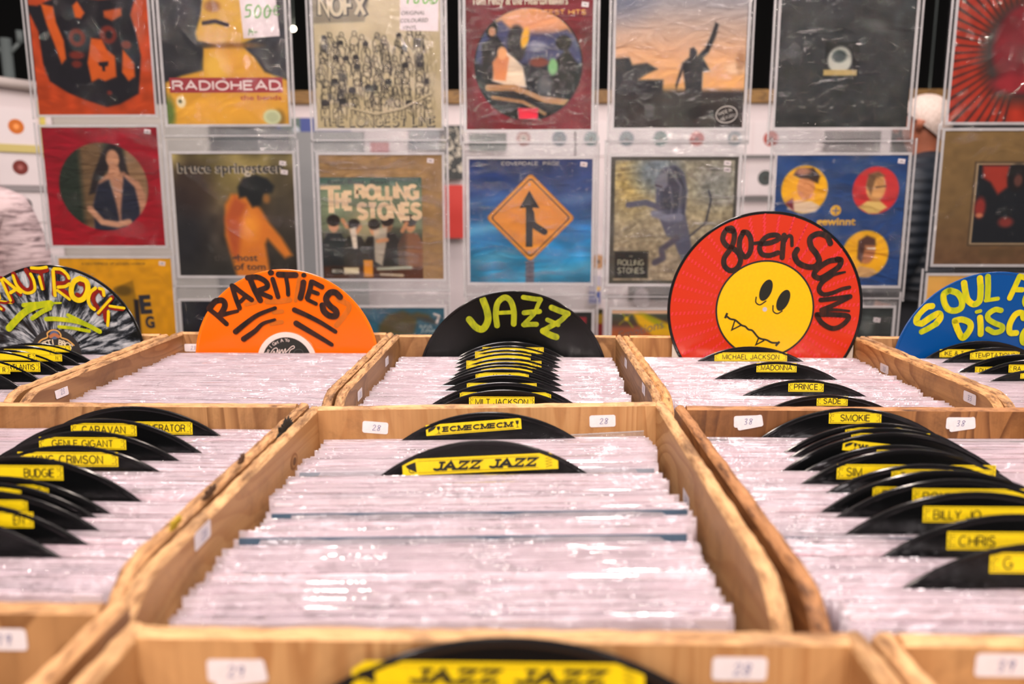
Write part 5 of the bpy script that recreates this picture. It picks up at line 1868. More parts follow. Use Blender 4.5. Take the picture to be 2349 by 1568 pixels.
def b4(A, L):
    if A:
        A.vgrad([(367, (36, 52, 100)), (460, (40, 76, 136)), (530, (36, 116, 172)), (600, (44, 136, 180)), (650, (56, 132, 170))])
        A.noise(5, 0.18); A.noise(11, 0.10)
        for x, y, w_, c in ((1120, 460, 70, (84, 132, 184)), (1330, 455, 60, (90, 130, 180)), (1110, 525, 60, (120, 190, 214)), (1300, 620, 90, (96, 176, 204)), (1140, 590, 40, (110, 176, 200))):
            A.ell(x, y, w_, 9, c, 22, -0.15, 0.7)
        A.box(1206, 600, 1226, 655, (104, 106, 120), 2)
    if L:
        L.text('COVERDALE  PAGE', 1216, 377, 8, (200, 196, 190), 132)
        cx, cy = 1217, 500
        def dia(r_, q):
            pts = []
            for k_ in range(4):
                a0 = k_ * math.pi / 2 - math.pi / 2
                ex, ey = cx + r_ * math.cos(a0), cy + r_ * math.sin(a0)
                for s_ in (-1, 0, 1):
                    a1_ = a0 + s_ * 0.6
                    pts.append((cx + (r_ - q * 1.41) * math.cos(a0) + q * math.cos(a1_), cy + (r_ - q * 1.41) * math.sin(a0) + q * math.sin(a1_)))
            return pts
        L.poly(dia(103, 9), (150, 100, 30)); L.poly(dia(100, 8), (222, 150, 40)); L.poly(dia(92, 7), (36, 30, 30)); L.poly(dia(88, 6), (222, 148, 38))
        dk = (24, 26, 24)
        L.poly([(1214, 437), (1238, 478), (1224, 477), (1206, 477), (1191, 478)], dk)
        L.rect(1206, 474, 1222, 567, dk)
        L.line([(1218, 488), (1222, 512), (1236, 524), (1249, 532)], 15, dk)
        for y in (424, 580): L.disc(1214, y, 3, (186, 170, 150))
        for y in (612, 625, 638): L.disc(1216, y, 2, (70, 72, 84))


cover('B4', 4, (1077, 367, 1357, 650), ('c', 1217, 508), 'blue sky cover with a yellow diamond road sign and black arrow', b4, stickers=((1337, 379),))


def b5(A, L):
    if A:
        A.C[:] = (78, 78, 72)
        m = Art(A.rect, (0, 0, 0))
        m.vgrad([(372, (150, 148, 134)), (430, (154, 148, 122)), (640, (156, 144, 124))]); m.ell(1440, 420, 40, 60, (176, 156, 96), 50, a=0.8); m.ell(1500, 400, 50, 40, (92, 116, 140), 40, a=0.7); m.ell(1640, 430, 50, 40, (112, 120, 126), 40, a=0.6)
        m.noise(30, 0.16); m.noise(50, 0.12)
        g, d = (88, 92, 112), (52, 56, 72)
        m.poly([(1505, 410), (1520, 388), (1545, 384), (1566, 400), (1576, 440), (1572, 490), (1582, 530), (1592, 575), (1580, 590), (1560, 580), (1545, 545), (1530, 540), (1512, 500), (1502, 460)], g, 5)
        m.ell(1540, 440, 28, 52, d, 12, 0.1, 0.8); m.poly([(1512, 402), (1528, 400), (1530, 428), (1516, 440), (1502, 432), (1500, 420)], (112, 116, 132), 5); m.line([(1502, 428), (1516, 432)], 3, (50, 44, 52), 3); m.line([(1530, 392), (1560, 430), (1556, 500)], 4, (124, 128, 146), 4, 0.6); m.line([(1545, 390), (1570, 440), (1566, 500)], 4, (40, 44, 58), 4, 0.6); m.line([(1534, 430), (1542, 470), (1536, 510)], 4, (124, 128, 146), 4, 0.5)
        m.line([(1440, 471), (1480, 466), (1510, 476)], 13, g, 4); m.line([(1500, 490), (1530, 500), (1560, 498)], 16, (122, 126, 146), 6)
        m.line([(1555, 545), (1520, 570), (1524, 590), (1505, 600)], 14, (84, 82, 96), 5); m.line([(1585, 540), (1620, 510), (1630, 460), (1624, 440)], 4, d, 3); m.line([(1570, 570), (1580, 600), (1575, 640)], 20, g, 6)
        k_ = ((A.X > 1408) & (A.X < 1682) & (A.Y > 373) & (A.Y < 641)).astype(float)[..., None]
        A.C = A.C * (1 - k_) + m.C * k_
        A.box(1409, 574, 1490, 636, (52, 54, 48), 2); A.box(1413, 578, 1486, 632, (36, 38, 36), 2)
    if L:
        g2 = (150, 150, 128)
        L.text('THE', 1449, 586, 4, g2); L.text('ROLLING', 1449, 600, 14, g2, 62, bold=0.02); L.text('STONES', 1449, 618, 14, g2, 62, bold=0.02)


cover('B5', 5, (1398, 366, 1689, 648), ('c', 1543, 507), 'grey framed cover with a rearing lion-like beast on patterned ground', b5, stickers=((1664, 380), (1664, 394)))


def b6(A, L):
    if A:
        A.vgrad([(363, (34, 72, 128)), (650, (40, 72, 128))]); A.noise(9, 0.10)
        Yl, Rd = (230, 178, 34), (196, 52, 56)
        for cx, cy, c in ((1843, 437, Yl), (2002, 439, Rd), (1990, 579, Yl)): A.ell(cx, cy, 52, 52, c, 3)
        A.poly([(1806, 480), (1820, 465), (1860, 462), (1882, 474), (1870, 486), (1843, 489)], (216, 196, 170), 4); A.poly([(1800, 468), (1818, 456), (1822, 484)], (120, 50, 60), 5)
        A.ell(1846, 432, 20, 28, (206, 148, 100), 4); A.poly([(1816, 405), (1826, 392), (1860, 390), (1876, 408), (1872, 424), (1850, 414), (1830, 412)], (64, 50, 44), 4); A.ell(1838, 398, 16, 8, (170, 120, 90), 6)
        A.poly([(1966, 476), (1985, 462), (2012, 460), (2030, 476), (2010, 490), (1990, 490)], (206, 180, 110), 4); A.ell(2002, 432, 22, 32, (206, 160, 104), 4); A.poly([(1980, 428), (1984, 404), (2006, 398), (2022, 408), (2000, 412), (1992, 450)], (120, 92, 66), 5); A.line([(2002, 432), (2024, 430)], 3, (80, 60, 50), 2)
        A.poly([(1962, 620), (1980, 606), (2010, 612), (2020, 620), (2000, 632), (1970, 630)], (196, 160, 110), 4); A.ell(1992, 572, 20, 30, (176, 120, 82), 4); A.poly([(1972, 590), (1972, 550), (1990, 538), (2010, 545), (2012, 560), (1988, 560), (1982, 600)], (84, 60, 54), 5); A.line([(1994, 567), (2010, 567)], 4, (226, 216, 200), 2)
    if L:
        Yt = (222, 176, 40)
        L.disc(1916, 483, 12, Yt); L.rect(1908, 482, 1924, 484.5, (34, 72, 128)); L.rect(1915, 476, 1917.5, 491, (34, 72, 128))
        L.text('gewinnt', 1918, 507, 16, Yt, 88, bold=0.03)


cover('B6', 6, (1777, 363, 2068, 650), ('c', 1922, 507), 'blue cover with three men in yellow and red circles', b6, stickers=((2054, 376),))


def b7(A, L):
    if A:
        A.vgrad([(310, (128, 104, 66)), (480, (118, 96, 64)), (600, (106, 80, 58))]); A.noise(20, 0.06)
        A.box(2233, 375, 2440, 560, (84, 70, 54), 3); A.box(2238, 379, 2440, 556, (170, 150, 120), 2); A.box(2242, 382, 2436, 553, (30, 34, 40), 2)
        A.poly([(2252, 384), (2310, 384), (2310, 430), (2290, 446), (2272, 420), (2254, 410)], (158, 58, 46), 8); A.ell(2330, 410, 22, 30, (34, 32, 34), 8); A.ell(2332, 416, 9, 13, (96, 62, 56), 5)
        A.ell(2254, 475, 12, 22, (140, 52, 48), 8); A.ell(2314, 507, 16, 11, (130, 56, 52), 8); A.ell(2254, 492, 8, 5, (190, 120, 90), 4)
        A.box(2262, 566, 2340, 584, (92, 74, 52), 8, 0.6)


cover('B7', 7, (2160, 310, 2452, 600), ('c', 2304, 455), 'tan cover with a dark framed group photo at the right edge', b7)


# ---- row C -------------------------------------------------------------------------------------------
def c1(A, L):
    if A:
        A.vgrad([(592, (210, 156, 10)), (860, (206, 150, 8))]); A.noise(20, 0.05)
        A.poly([(255, 662), (302, 643), (306, 682), (308, 790), (262, 800)], (160, 120, 26), 3); A.ell(278, 668, 20, 12, (84, 66, 30), 8, a=0.7); A.box(300, 688, 312, 800, (40, 36, 40), 3)
    if L:
        L.text('A MASTERPIECE OF MODERN HORROR', 260, 605, 6, (96, 70, 14), 148, bold=0.01)
        L.text('E', 327, 700, 40, (36, 36, 48), 28, rot=0.06, bold=0.05); L.text('G', 334, 742, 26, (36, 36, 48), 22, rot=0.04, bold=0.05)


cover('C1', 1, (133, 592, 395, 858), ('t', 263, 592), 'yellow cover with a line of small type and large dark letters', c1, stickers=((373, 604),))


def c2(A, L):
    if A: A.vgrad([(690, (26, 30, 38)), (970, (40, 24, 34))]); A.noise(8, 0.2)


cover('C2', 2, (408, 690, 688, 970), ('t', 549, 690), 'nearly black cover partly hidden behind the orange record', c2)


def c3(A, L):
    if A:
        A.vgrad([(705, (44, 92, 112)), (990, (40, 84, 104))]); A.noise(10, 0.08)
        A.poly([(865, 770), (870, 745), (890, 722), (925, 712), (945, 720), (960, 716), (985, 722), (1000, 742), (960, 730), (950, 770)], (84, 78, 52), 10); A.ell(985, 735, 26, 5, (52, 62, 66), 8, 0.2)
        A.line([(998, 720), (1010, 724), (1004, 740)], 5, (210, 200, 196), 2)
    if L:
        L.text('RUFUS', 978, 750, 9, (150, 176, 184), 30, bold=0.03); L.text('ZUPHALL', 988, 760, 9, (150, 176, 184), 44, bold=0.03); L.text('PHALLOBST', 988, 771, 8, (120, 150, 160), 56, bold=0.03)


cover('C3', 3, (743, 705, 1022, 985), ('t', 882, 705), 'teal cover with a brown bird-like shape, between orange and black records', c3)


def c4(A, L):
    if A: A.vgrad([(715, (44, 48, 50)), (990, (40, 40, 42))]); A.noise(8, 0.2); A.box(1330, 727, 1348, 742, (150, 52, 62), 3)


cover('C4', 4, (1080, 715, 1360, 995), ('t', 1220, 715), 'dark grey cover mostly hidden behind the black JAZZ record', c4)


def c5(A, L):
    if A:
        A.vgrad([(710, (226, 190, 160)), (719, (226, 190, 160)), (720.5, (70, 84, 76)), (745, (90, 72, 62)), (755, (160, 96, 76)), (772, (176, 100, 56)), (990, (150, 90, 50))])
        A.poly([(1452, 720), (1478, 720), (1540, 745), (1560, 775), (1500, 772), (1465, 745)], (222, 180, 40), 8); A.ell(1500, 735, 30, 6, (120, 150, 30), 8, 0.5, 0.6)
        A.line([(1428, 720), (1452, 752)], 2.5, (150, 160, 50), 3); A.line([(1448, 720), (1420, 745)], 2.5, (150, 140, 50), 3); A.ell(1437, 732, 5, 5, (222, 190, 40), 4)
    if L: L.text('Emotions', 1470, 758, 20, (122, 112, 104), 112, rot=0.28, shear=0.3, bold=0.0)


cover('C5', 5, (1402, 711, 1690, 998), ('t', 1545, 711), 'green and orange cover with a yellow beam, lettered Emotions', c5)


def c6(A, L):
    if A: A.vgrad([(705, (54, 60, 60)), (990, (50, 54, 54))]); A.noise(12, 0.14); A.ell(1990, 745, 14, 24, (84, 92, 92), 10)


cover('C6', 6, (1757, 705, 2046, 992), ('t', 1902, 705), 'charcoal cover just right of the red face record', c6, stickers=((2012, 733),))


def c7(A, L):
    if A: A.vgrad([(632, (206, 164, 86)), (920, (198, 150, 76))]); A.noise(10, 0.06)


cover('C7', 7, (2133, 632, 2424, 920), ('t', 2277, 632), 'sand-yellow cover above the blue record at the right edge', c7)

# rail the columns hang from, above the picture
rail = empty('hanging_rail', (0, 2.09, 0))
tag(rail, 'metal rail frame the clear record sleeves hang from', 'rail')
mt = NT('painted_steel'); STEEL = mt.done(mt.princ((0.20, 0.21, 0.21), 0.4, Metallic=0.7))
ztop = max((COVERS[k_].location.z + SCV / 2 + GAP[int(k_[1])] / 2) for k_ in COVERS if k_[0] == 'A')
mb = MB(); mb.tube((-1.75, 0.17, ztop + 0.02), (1.85, -0.17, ztop + 0.02), 0.014, STEEL); mb.build('rail', rail)
for x, y in ((-1.74, 0.17), (1.84, -0.17)):
    mb = MB(); mb.tube((x, y, 0.0), (x, y, ztop + 0.02), 0.016, STEEL); mb.build('post', rail)
# ------------------------------------------------------------------ far display behind the hanging sleeves
PANEL_M = ink(222, 210, 212, 0.6)
RAILW = wood_mat('far_rail', (150, 112, 56), (104, 74, 36), 'x', 0.4)
YF = 4.35
a = PY(655, 238, YF)
b = PY(2056, 238, YF)
pan = empty('display_stand', ((a.x + b.x) / 2, YF + 0.03, 0))
tag(pan, 'white display panel standing behind the hanging sleeves, wooden rail on top', 'display panel')
mb = MB(); mb.box(a.x - pan.location.x, b.x - pan.location.x, 0.0, 0.03, 0.0, a.z, PANEL_M); mb.build('board', pan)
c_, d_ = PY(655, 207, YF), PY(2175, 240, YF)
mb = MB(); mb.box(c_.x - pan.location.x, d_.x - pan.location.x, -0.02, 0.06, a.z, c_.z, RAILW); mb.build('wooden_rail', pan, 0.004)
q = PY(2168, 240, YF)
mb = MB(); mb.box(q.x - pan.location.x - 0.03, q.x - pan.location.x + 0.03, 0.0, 0.05, 0.0, a.z, RAILW); mb.build('post', pan)

PAPER = ink(226, 216, 218, 0.6)


def single(px, py, colr, Y, rz, label, group, s=0.180, ring=None):
    p = PY(px, py, Y)
    root = empty('single_sleeve', p, (0, 0, rz))
    tag(root, label, 'record', group)
    mb = MB(); mb.box(-s / 2, s / 2, -0.003, 0.0, -s / 2, s / 2, PAPER); mb.build('paper_sleeve', root)
    mb = MB(); mb.disc(0, 0, s * 0.22, 0.0036, ink(*colr), n=32)
    if ring: mb.disc(0, 0, s * 0.11, 0.0040, ink(*ring), n=24)
    mb.disc(0, 0, s * 0.05, 0.0044, ink(60, 56, 56), n=16)
    tag(mb.build('centre_label', root), None)
    return root


cols = [(170, 120, 116), (74, 100, 116), (96, 128, 132), (86, 112, 124), (92, 126, 124), (186, 90, 86), (150, 160, 168), (176, 80, 70), (70, 96, 150), (96, 110, 128)]
names = ['dusty pink', 'slate blue', 'sea green', 'blue-grey', 'pale teal', 'coral red', 'pale grey', 'brick red', 'strong blue', 'grey-blue']
for i, px in enumerate((1201, 1283, 1356, 1437, 1515, 1598, 1685, 1768)):
    single(px, 318, cols[i], YF + 0.0295, 0, 'white single sleeve with %s label seen below the upper row of covers' % names[i], 'singles on the rear panel', ring=(206, 190, 180) if i in (0, 6) else None)
for i, (px, py, c) in enumerate(((1755, 408, (66, 74, 74)), (1724, 520, (150, 140, 140)), (1372, 600, (196, 150, 110)))):
    single(px, py, c, YF + 0.0295, 0, 'white single sleeve with %s label %s' % (('dark grey', 'between the lion cover and blue cover') if i == 0 else (('pale', 'lower between the lion cover and blue cover') if i == 1 else ('tan', 'between the sky cover and lion cover'))), 'singles on the rear panel')
BAR = ink(110, 108, 108)
for k_, (x0, y0, x1, y1) in enumerate(((1398, 355, 1790, 364), (1398, 449, 1790, 461))):
    p, q = PY(x0, y1, YF - 0.006), PY(x1, y0, YF - 0.006)
    mb = MB(); mb.box(p.x - pan.location.x, q.x - pan.location.x, -0.036, -0.0305, p.z, q.z, BAR); mb.build('cross_bar', pan)


def small_cover(x0, y0, x1, y1, Y, label, fn):
    p, q = PY(x0, y1, Y), PY(x1, y0, Y)
    w, h = q.x - p.x, q.z - p.z
    root = empty('record_cover', ((p.x + q.x) / 2, Y, (p.z + q.z) / 2))
    tag(root, label, 'record cover', 'covers on the rear panel')
    mb = MB(); mb.box(-w / 2, w / 2, 0, 0.004, -h / 2, h / 2, CARD); fn(mb, w, h); mb.build('cover', root)


def plain(*layers):
    def fn(mb, w, h):
        mb.rect(-w / 2, w / 2, -h / 2, h / 2, 0.0006, ink(*layers[0]))
        for i, l in enumerate(layers[1:]):
            kind, u0, v0, u1, v1, c = l
            if kind == 'r': mb.rect((u0 - .5) * w, (u1 - .5) * w, (.5 - v1) * h, (.5 - v0) * h, 0.0009 + i * 0.0003, ink(*c))
            else: mb.disc((u0 - .5) * w, (.5 - v0) * h, u1 * h, 0.0009 + i * 0.0003, ink(*c), rx=v1 * w)
    return fn


def speckle(mb, w, h):
    mb.rect(-w / 2, w / 2, -h / 2, h / 2, 0.0006, ink(52, 56, 56))
    r = random.Random(8)
    for i in range(120):
        x, z = r.uniform(-.46, .46) * w, r.uniform(-.46, .46) * h
        mb.disc(x, z, r.uniform(.01, .05) * h, 0.0008 + i * 0.00001, ink(190, 182, 166) if r.random() < .6 else ink(40, 44, 46), rx=r.uniform(.01, .04) * h, rot=r.uniform(0, 3), n=10)


small_cover(640, 270, 722, 395, YF - 0.02, 'blue and green cover behind the gap right of the red title bar', plain((70, 84, 150), ('r', 0.1, 0.0, 0.62, 1, (96, 116, 110)), ('c', .5, .25, .10, .10, (190, 196, 206)), ('c', .55, .55, .06, .08, (160, 170, 150))))
small_cover(684, 426, 752, 490, YF - 0.02, 'small dark cover with reddish figures, upper of two in the gap', plain((34, 32, 34), ('c', .25, .35, .25, .12, (150, 86, 70)), ('c', .6, .45, .22, .1, (120, 90, 80)), ('r', 0, .92, 1, 1, (170, 150, 140))))
small_cover(686, 497, 754, 548, YF - 0.02, 'small black cover with a lime green shape, lower of two in the gap', plain((30, 34, 32), ('c', .25, .6, .34, .26, (120, 190, 60)), ('c', .7, .4, .2, .07, (150, 130, 110))))
small_cover(690, 575, 770, 660, YF - 0.02, 'blue cover with a yellowish emblem low in the gap above the orange record', plain((66, 84, 150), ('c', .3, .4, .3, .2, (140, 150, 110)), ('r', .15, .7, .5, .8, (150, 150, 110))))
small_cover(1010, 287, 1062, 412, YF - 0.02, 'black and white speckled cover between the crowd cover and red cover', speckle)
small_cover(1014, 424, 1066, 546, YF - 0.02, 'plain bright red cover between the brown cover and sky cover', plain((206, 60, 52)))
small_cover(1075, 305, 1162, 347, YF - 0.02, 'dark green cover edge seen below the round group picture', plain((72, 88, 84)))
small_cover(725, 296, 806, 345, YF - 0.02, 'violet cover edge seen below the queue cover at left', plain((104, 104, 140), ('r', 0, .55, 1, .62, (150, 146, 166))))
small_cover(936, 296, 1012, 345, YF - 0.02, 'grey-blue lettered cover edge seen below the queue cover at right', plain((128, 134, 142), ('r', .05, .3, .9, .42, (90, 96, 110)), ('r', .05, .6, .8, .7, (90, 96, 110))))
small_cover(850, 326, 892, 352, YF - 0.02, 'little red card between the queue cover and brown cover', plain((176, 84, 92)))
small_cover(1888, 300, 2022, 348, YF - 0.02, 'dark grey cover edge seen above the blue cover with circles', plain((88, 84, 84), ('r', 0, .8, 1, 1, (120, 112, 112))))
small_cover(452, 296, 664, 346, 4.128, 'dark slate cover edge seen below the red title bar', plain((62, 72, 78), ('r', 0, .75, 1, 1, (84, 90, 94))))
small_cover(1350, 632, 1378, 698, YF - 0.02, 'little blue and white card between the sky cover and lion cover', plain((190, 184, 200), ('r', 0, 0.55, 1, .95, (80, 96, 160)), ('c', .8, .45, .08, .2, (230, 190, 110))))
small_cover(1366, 708, 1384, 775, YF - 0.02, 'narrow red and gold spine right of the black JAZZ record', plain((120, 26, 20), ('r', 0, 0, 1, .5, (150, 116, 20)), ('r', 0, 0, 1, .18, (50, 44, 16))))
small_cover(1440, 656, 1700, 690, YF - 0.02, 'dark strip of card seen below the lion cover', plain((70, 74, 74), ('c', .12, .8, .7, .07, (170, 160, 164))))
small_cover(1980, 655, 2050, 690, YF - 0.02, 'dark grey strip of card below the blue cover with circles', plain((76, 76, 76)))
# light board behind the left columns
p, q = PY(70, 240, 3.95), PY(470, 240, 3.95)
lb = empty('display_stand', ((p.x + q.x) / 2, 3.95, 0))
tag(lb, 'pale grey display board standing behind the leftmost hanging sleeves', 'display panel')
mb = MB(); mb.box(-(q.x - p.x) / 2, (q.x - p.x) / 2, 0, 0.03, 0, p.z, ink(190, 184, 178, 0.6)); mb.build('board', lb)
for x0, x1 in ((470, 650),):
    p, q = PY(x0, 350, 4.2), PY(x1 + 190, 350, 4.2)
    mb = MB(); mb.box(p.x - lb.location.x, q.x - lb.location.x, 0.2, 0.22, 0, p.z + 0.1, ink(140, 142, 144, 0.6)); mb.build('side_board', lb)

# rack of singles at the far left, turned away from the camera
RZ = math.radians(52)
YL = 3.80
ux = Vector((math.cos(RZ), math.sin(RZ), 0))
p0 = PY(37, 290, YL)
rk = empty('singles_rack', (p0.x, p0.y, 0), (0, 0, RZ))
tag(rk, 'white rack of singles with yellow tape at the far left', 'rack')
mb = MB(); mb.box(-0.62, 0.16, 0.004, 0.03, 0.0, p0.z + 0.19, PANEL_M); mb.build('back_board', rk)
mb = MB(); mb.tube((-0.66, -0.02, p0.z + 0.215), (0.18, -0.02, p0.z + 0.185), 0.024, ink(206, 194, 190, 0.3)); mb.build('rolled_cover', rk)
YT = ink(214, 196, 96)
mb = MB(); mb.box(0.105, 0.128, -0.004, 0.003, p0.z - 0.14, p0.z + 0.13, YT); mb.build('yellow_tape', rk)
mb = MB(); mb.box(-0.10, 0.14, -0.008, -0.0045, p0.z - 0.118, p0.z - 0.082, ink(206, 190, 120)); mb.build('yellow_tape', rk)
for zz in (-0.285,):
    mb = MB(); mb.box(-0.60, 0.15, -0.008, -0.0045, p0.z + zz - 0.014, p0.z + zz + 0.014, ink(150, 144, 146)); mb.build('ledge', rk)
for zz, h_ in ((-0.22, 0.06), (-0.40, 0.12)):
    mb = MB(); mb.box(0.11, 0.125, -0.006, 0.002, p0.z + zz - h_ / 2, p0.z + zz + h_ / 2, ink(120, 112, 104)); mb.build('clip', rk)
lc = [(206, 112, 40), (122, 52, 46), (44, 44, 46), (90, 120, 80), (150, 150, 160), (96, 140, 70), (60, 60, 70), (150, 60, 60)]
ln_ = ['orange', 'maroon', 'black', 'olive', 'pale', 'green', 'dark', 'red']
for i in range(8):
    col, row = divmod(i, 4)
    c = Vector((p0.x, p0.y, p0.z)) - ux * (0.205 * col) - Vector((0, 0, [0, 0.187, 0.362, 0.55][row]))
    root = empty('single_sleeve', c, (0, 0, RZ))
    tag(root, 'white single sleeve with %s label on the rack at far left' % ln_[i], 'record', 'singles on the left rack')
    mb = MB(); mb.box(-0.092, 0.092, 0.0, 0.003, -0.082, 0.082, PAPER); mb.build('paper_sleeve', root)
    mb = MB(); mb.disc(0, 0, 0.034, 0.0006, ink(*lc[i]), n=32); mb.disc(0, 0, 0.012, 0.001, ink(*[min(255, x + 50) for x in lc[i]]), n=20); mb.build('centre_label', root)

# grey lighting post in the dark hall
p = PY(24, 200, 5.6)
lp = empty('lighting_post', (p.x, 5.6, 0))
tag(lp, 'pale grey post with short arms in the dark hall at top left', 'post')
PST = ink(126, 136, 136, 0.5)
zt = PY(24, 88, 5.6).z
mb = MB(); mb.tube((0, 0, 0), (0, 0, zt), 0.036, PST); mb.build('pole', lp)
for s_ in (-1, 1):
    mb = MB(); mb.tube((0, 0, zt - 0.12), (s_ * 0.10, 0, zt - 0.02), 0.014, PST); mb.tube((s_ * 0.10, 0, zt - 0.03), (s_ * 0.10, 0, zt + 0.05), 0.022, PST); mb.build('arm', lp)

# small bright lamps far back
em = NT('lit_lamp'); e = em.n('ShaderNodeEmission'); e.inputs[0].default_value = (1, 0.86, 0.66, 1); e.inputs[1].default_value = 14; LIT = em.done(e)
for px, py, Y, r_, lab in ((672, 66, 8.0, 0.022, 'glowing lamp in the dark hall between two covers at top'), (2133, 238, 7.0, 0.026, 'glowing lamp above the white-haired man')):
    p = PY(px, py, Y)
    root = empty('hall_lamp', p)
    tag(root, lab, 'lamp')
    mb = MB()
    vs, fs = [], []
    for j in range(9):
        for i in range(16):
            a, b_ = math.pi * j / 8, 2 * math.pi * i / 16
            vs.append((r_ * 1.3 * math.sin(a) * math.cos(b_), r_ * math.sin(a) * math.sin(b_), r_ * math.cos(a)))
    for j in range(8):
        for i in range(16):
            fs.append((j * 16 + i, j * 16 + (i + 1) % 16, (j + 1) * 16 + (i + 1) % 16, (j + 1) * 16 + i))
    mb.add(vs, fs, LIT, True); mb.build('bulb', root)
    mb = MB(); mb.tube((0, 0.03, 0.0), (0, 0.03, 11 - Y and 4.6 - p.z), 0.006, PST, 8); mb.build('stem', root)
    mb = MB(); mb.box(-0.06, 0.06, 0.0, 0.06, 4.6 - p.z, 4.66 - p.z, PST); mb.build('mount', root)


# ------------------------------------------------------------------ people
def skin_obj(name, verts, edges, radii, mat, parent, levels=2, root=0):
    me = bpy.data.meshes.new(name)
    bm = bmesh.new()
    lay = bm.verts.layers.skin.verify()
    vs = []
    for i, v in enumerate(verts):
        q = bm.verts.new(v)
        r_ = radii[i]
        q[lay].radius = r_ if isinstance(r_, tuple) else (r_, r_)
        q[lay].use_root = (i == root)
        vs.append(q)
    for a, b in edges: bm.edges.new((vs[a], vs[b]))
    bm.to_mesh(me); bm.free()
    me.materials.append(mat)
    o = bpy.data.objects.new(name, me)
    COL.objects.link(o)
    o.parent = parent
    sk = o.modifiers.new('skin', 'SKIN'); sk.use_smooth_shade = True; sk.branch_smoothing = 0.6
    sb = o.modifiers.new('subdivision', 'SUBSURF'); sb.levels = levels; sb.render_levels = levels
    return o


def skin_mat(name, c):
    t = NT(name)
    co = t.n('ShaderNodeTexCoord').outputs['Object']
    nz = t.noise(co, 30, 3)
    return t.done(t.princ(t.ramp(nz, [(0.3, lin(c)), (0.7, lin(tuple(x * 0.9 for x in c)))]), 0.5))


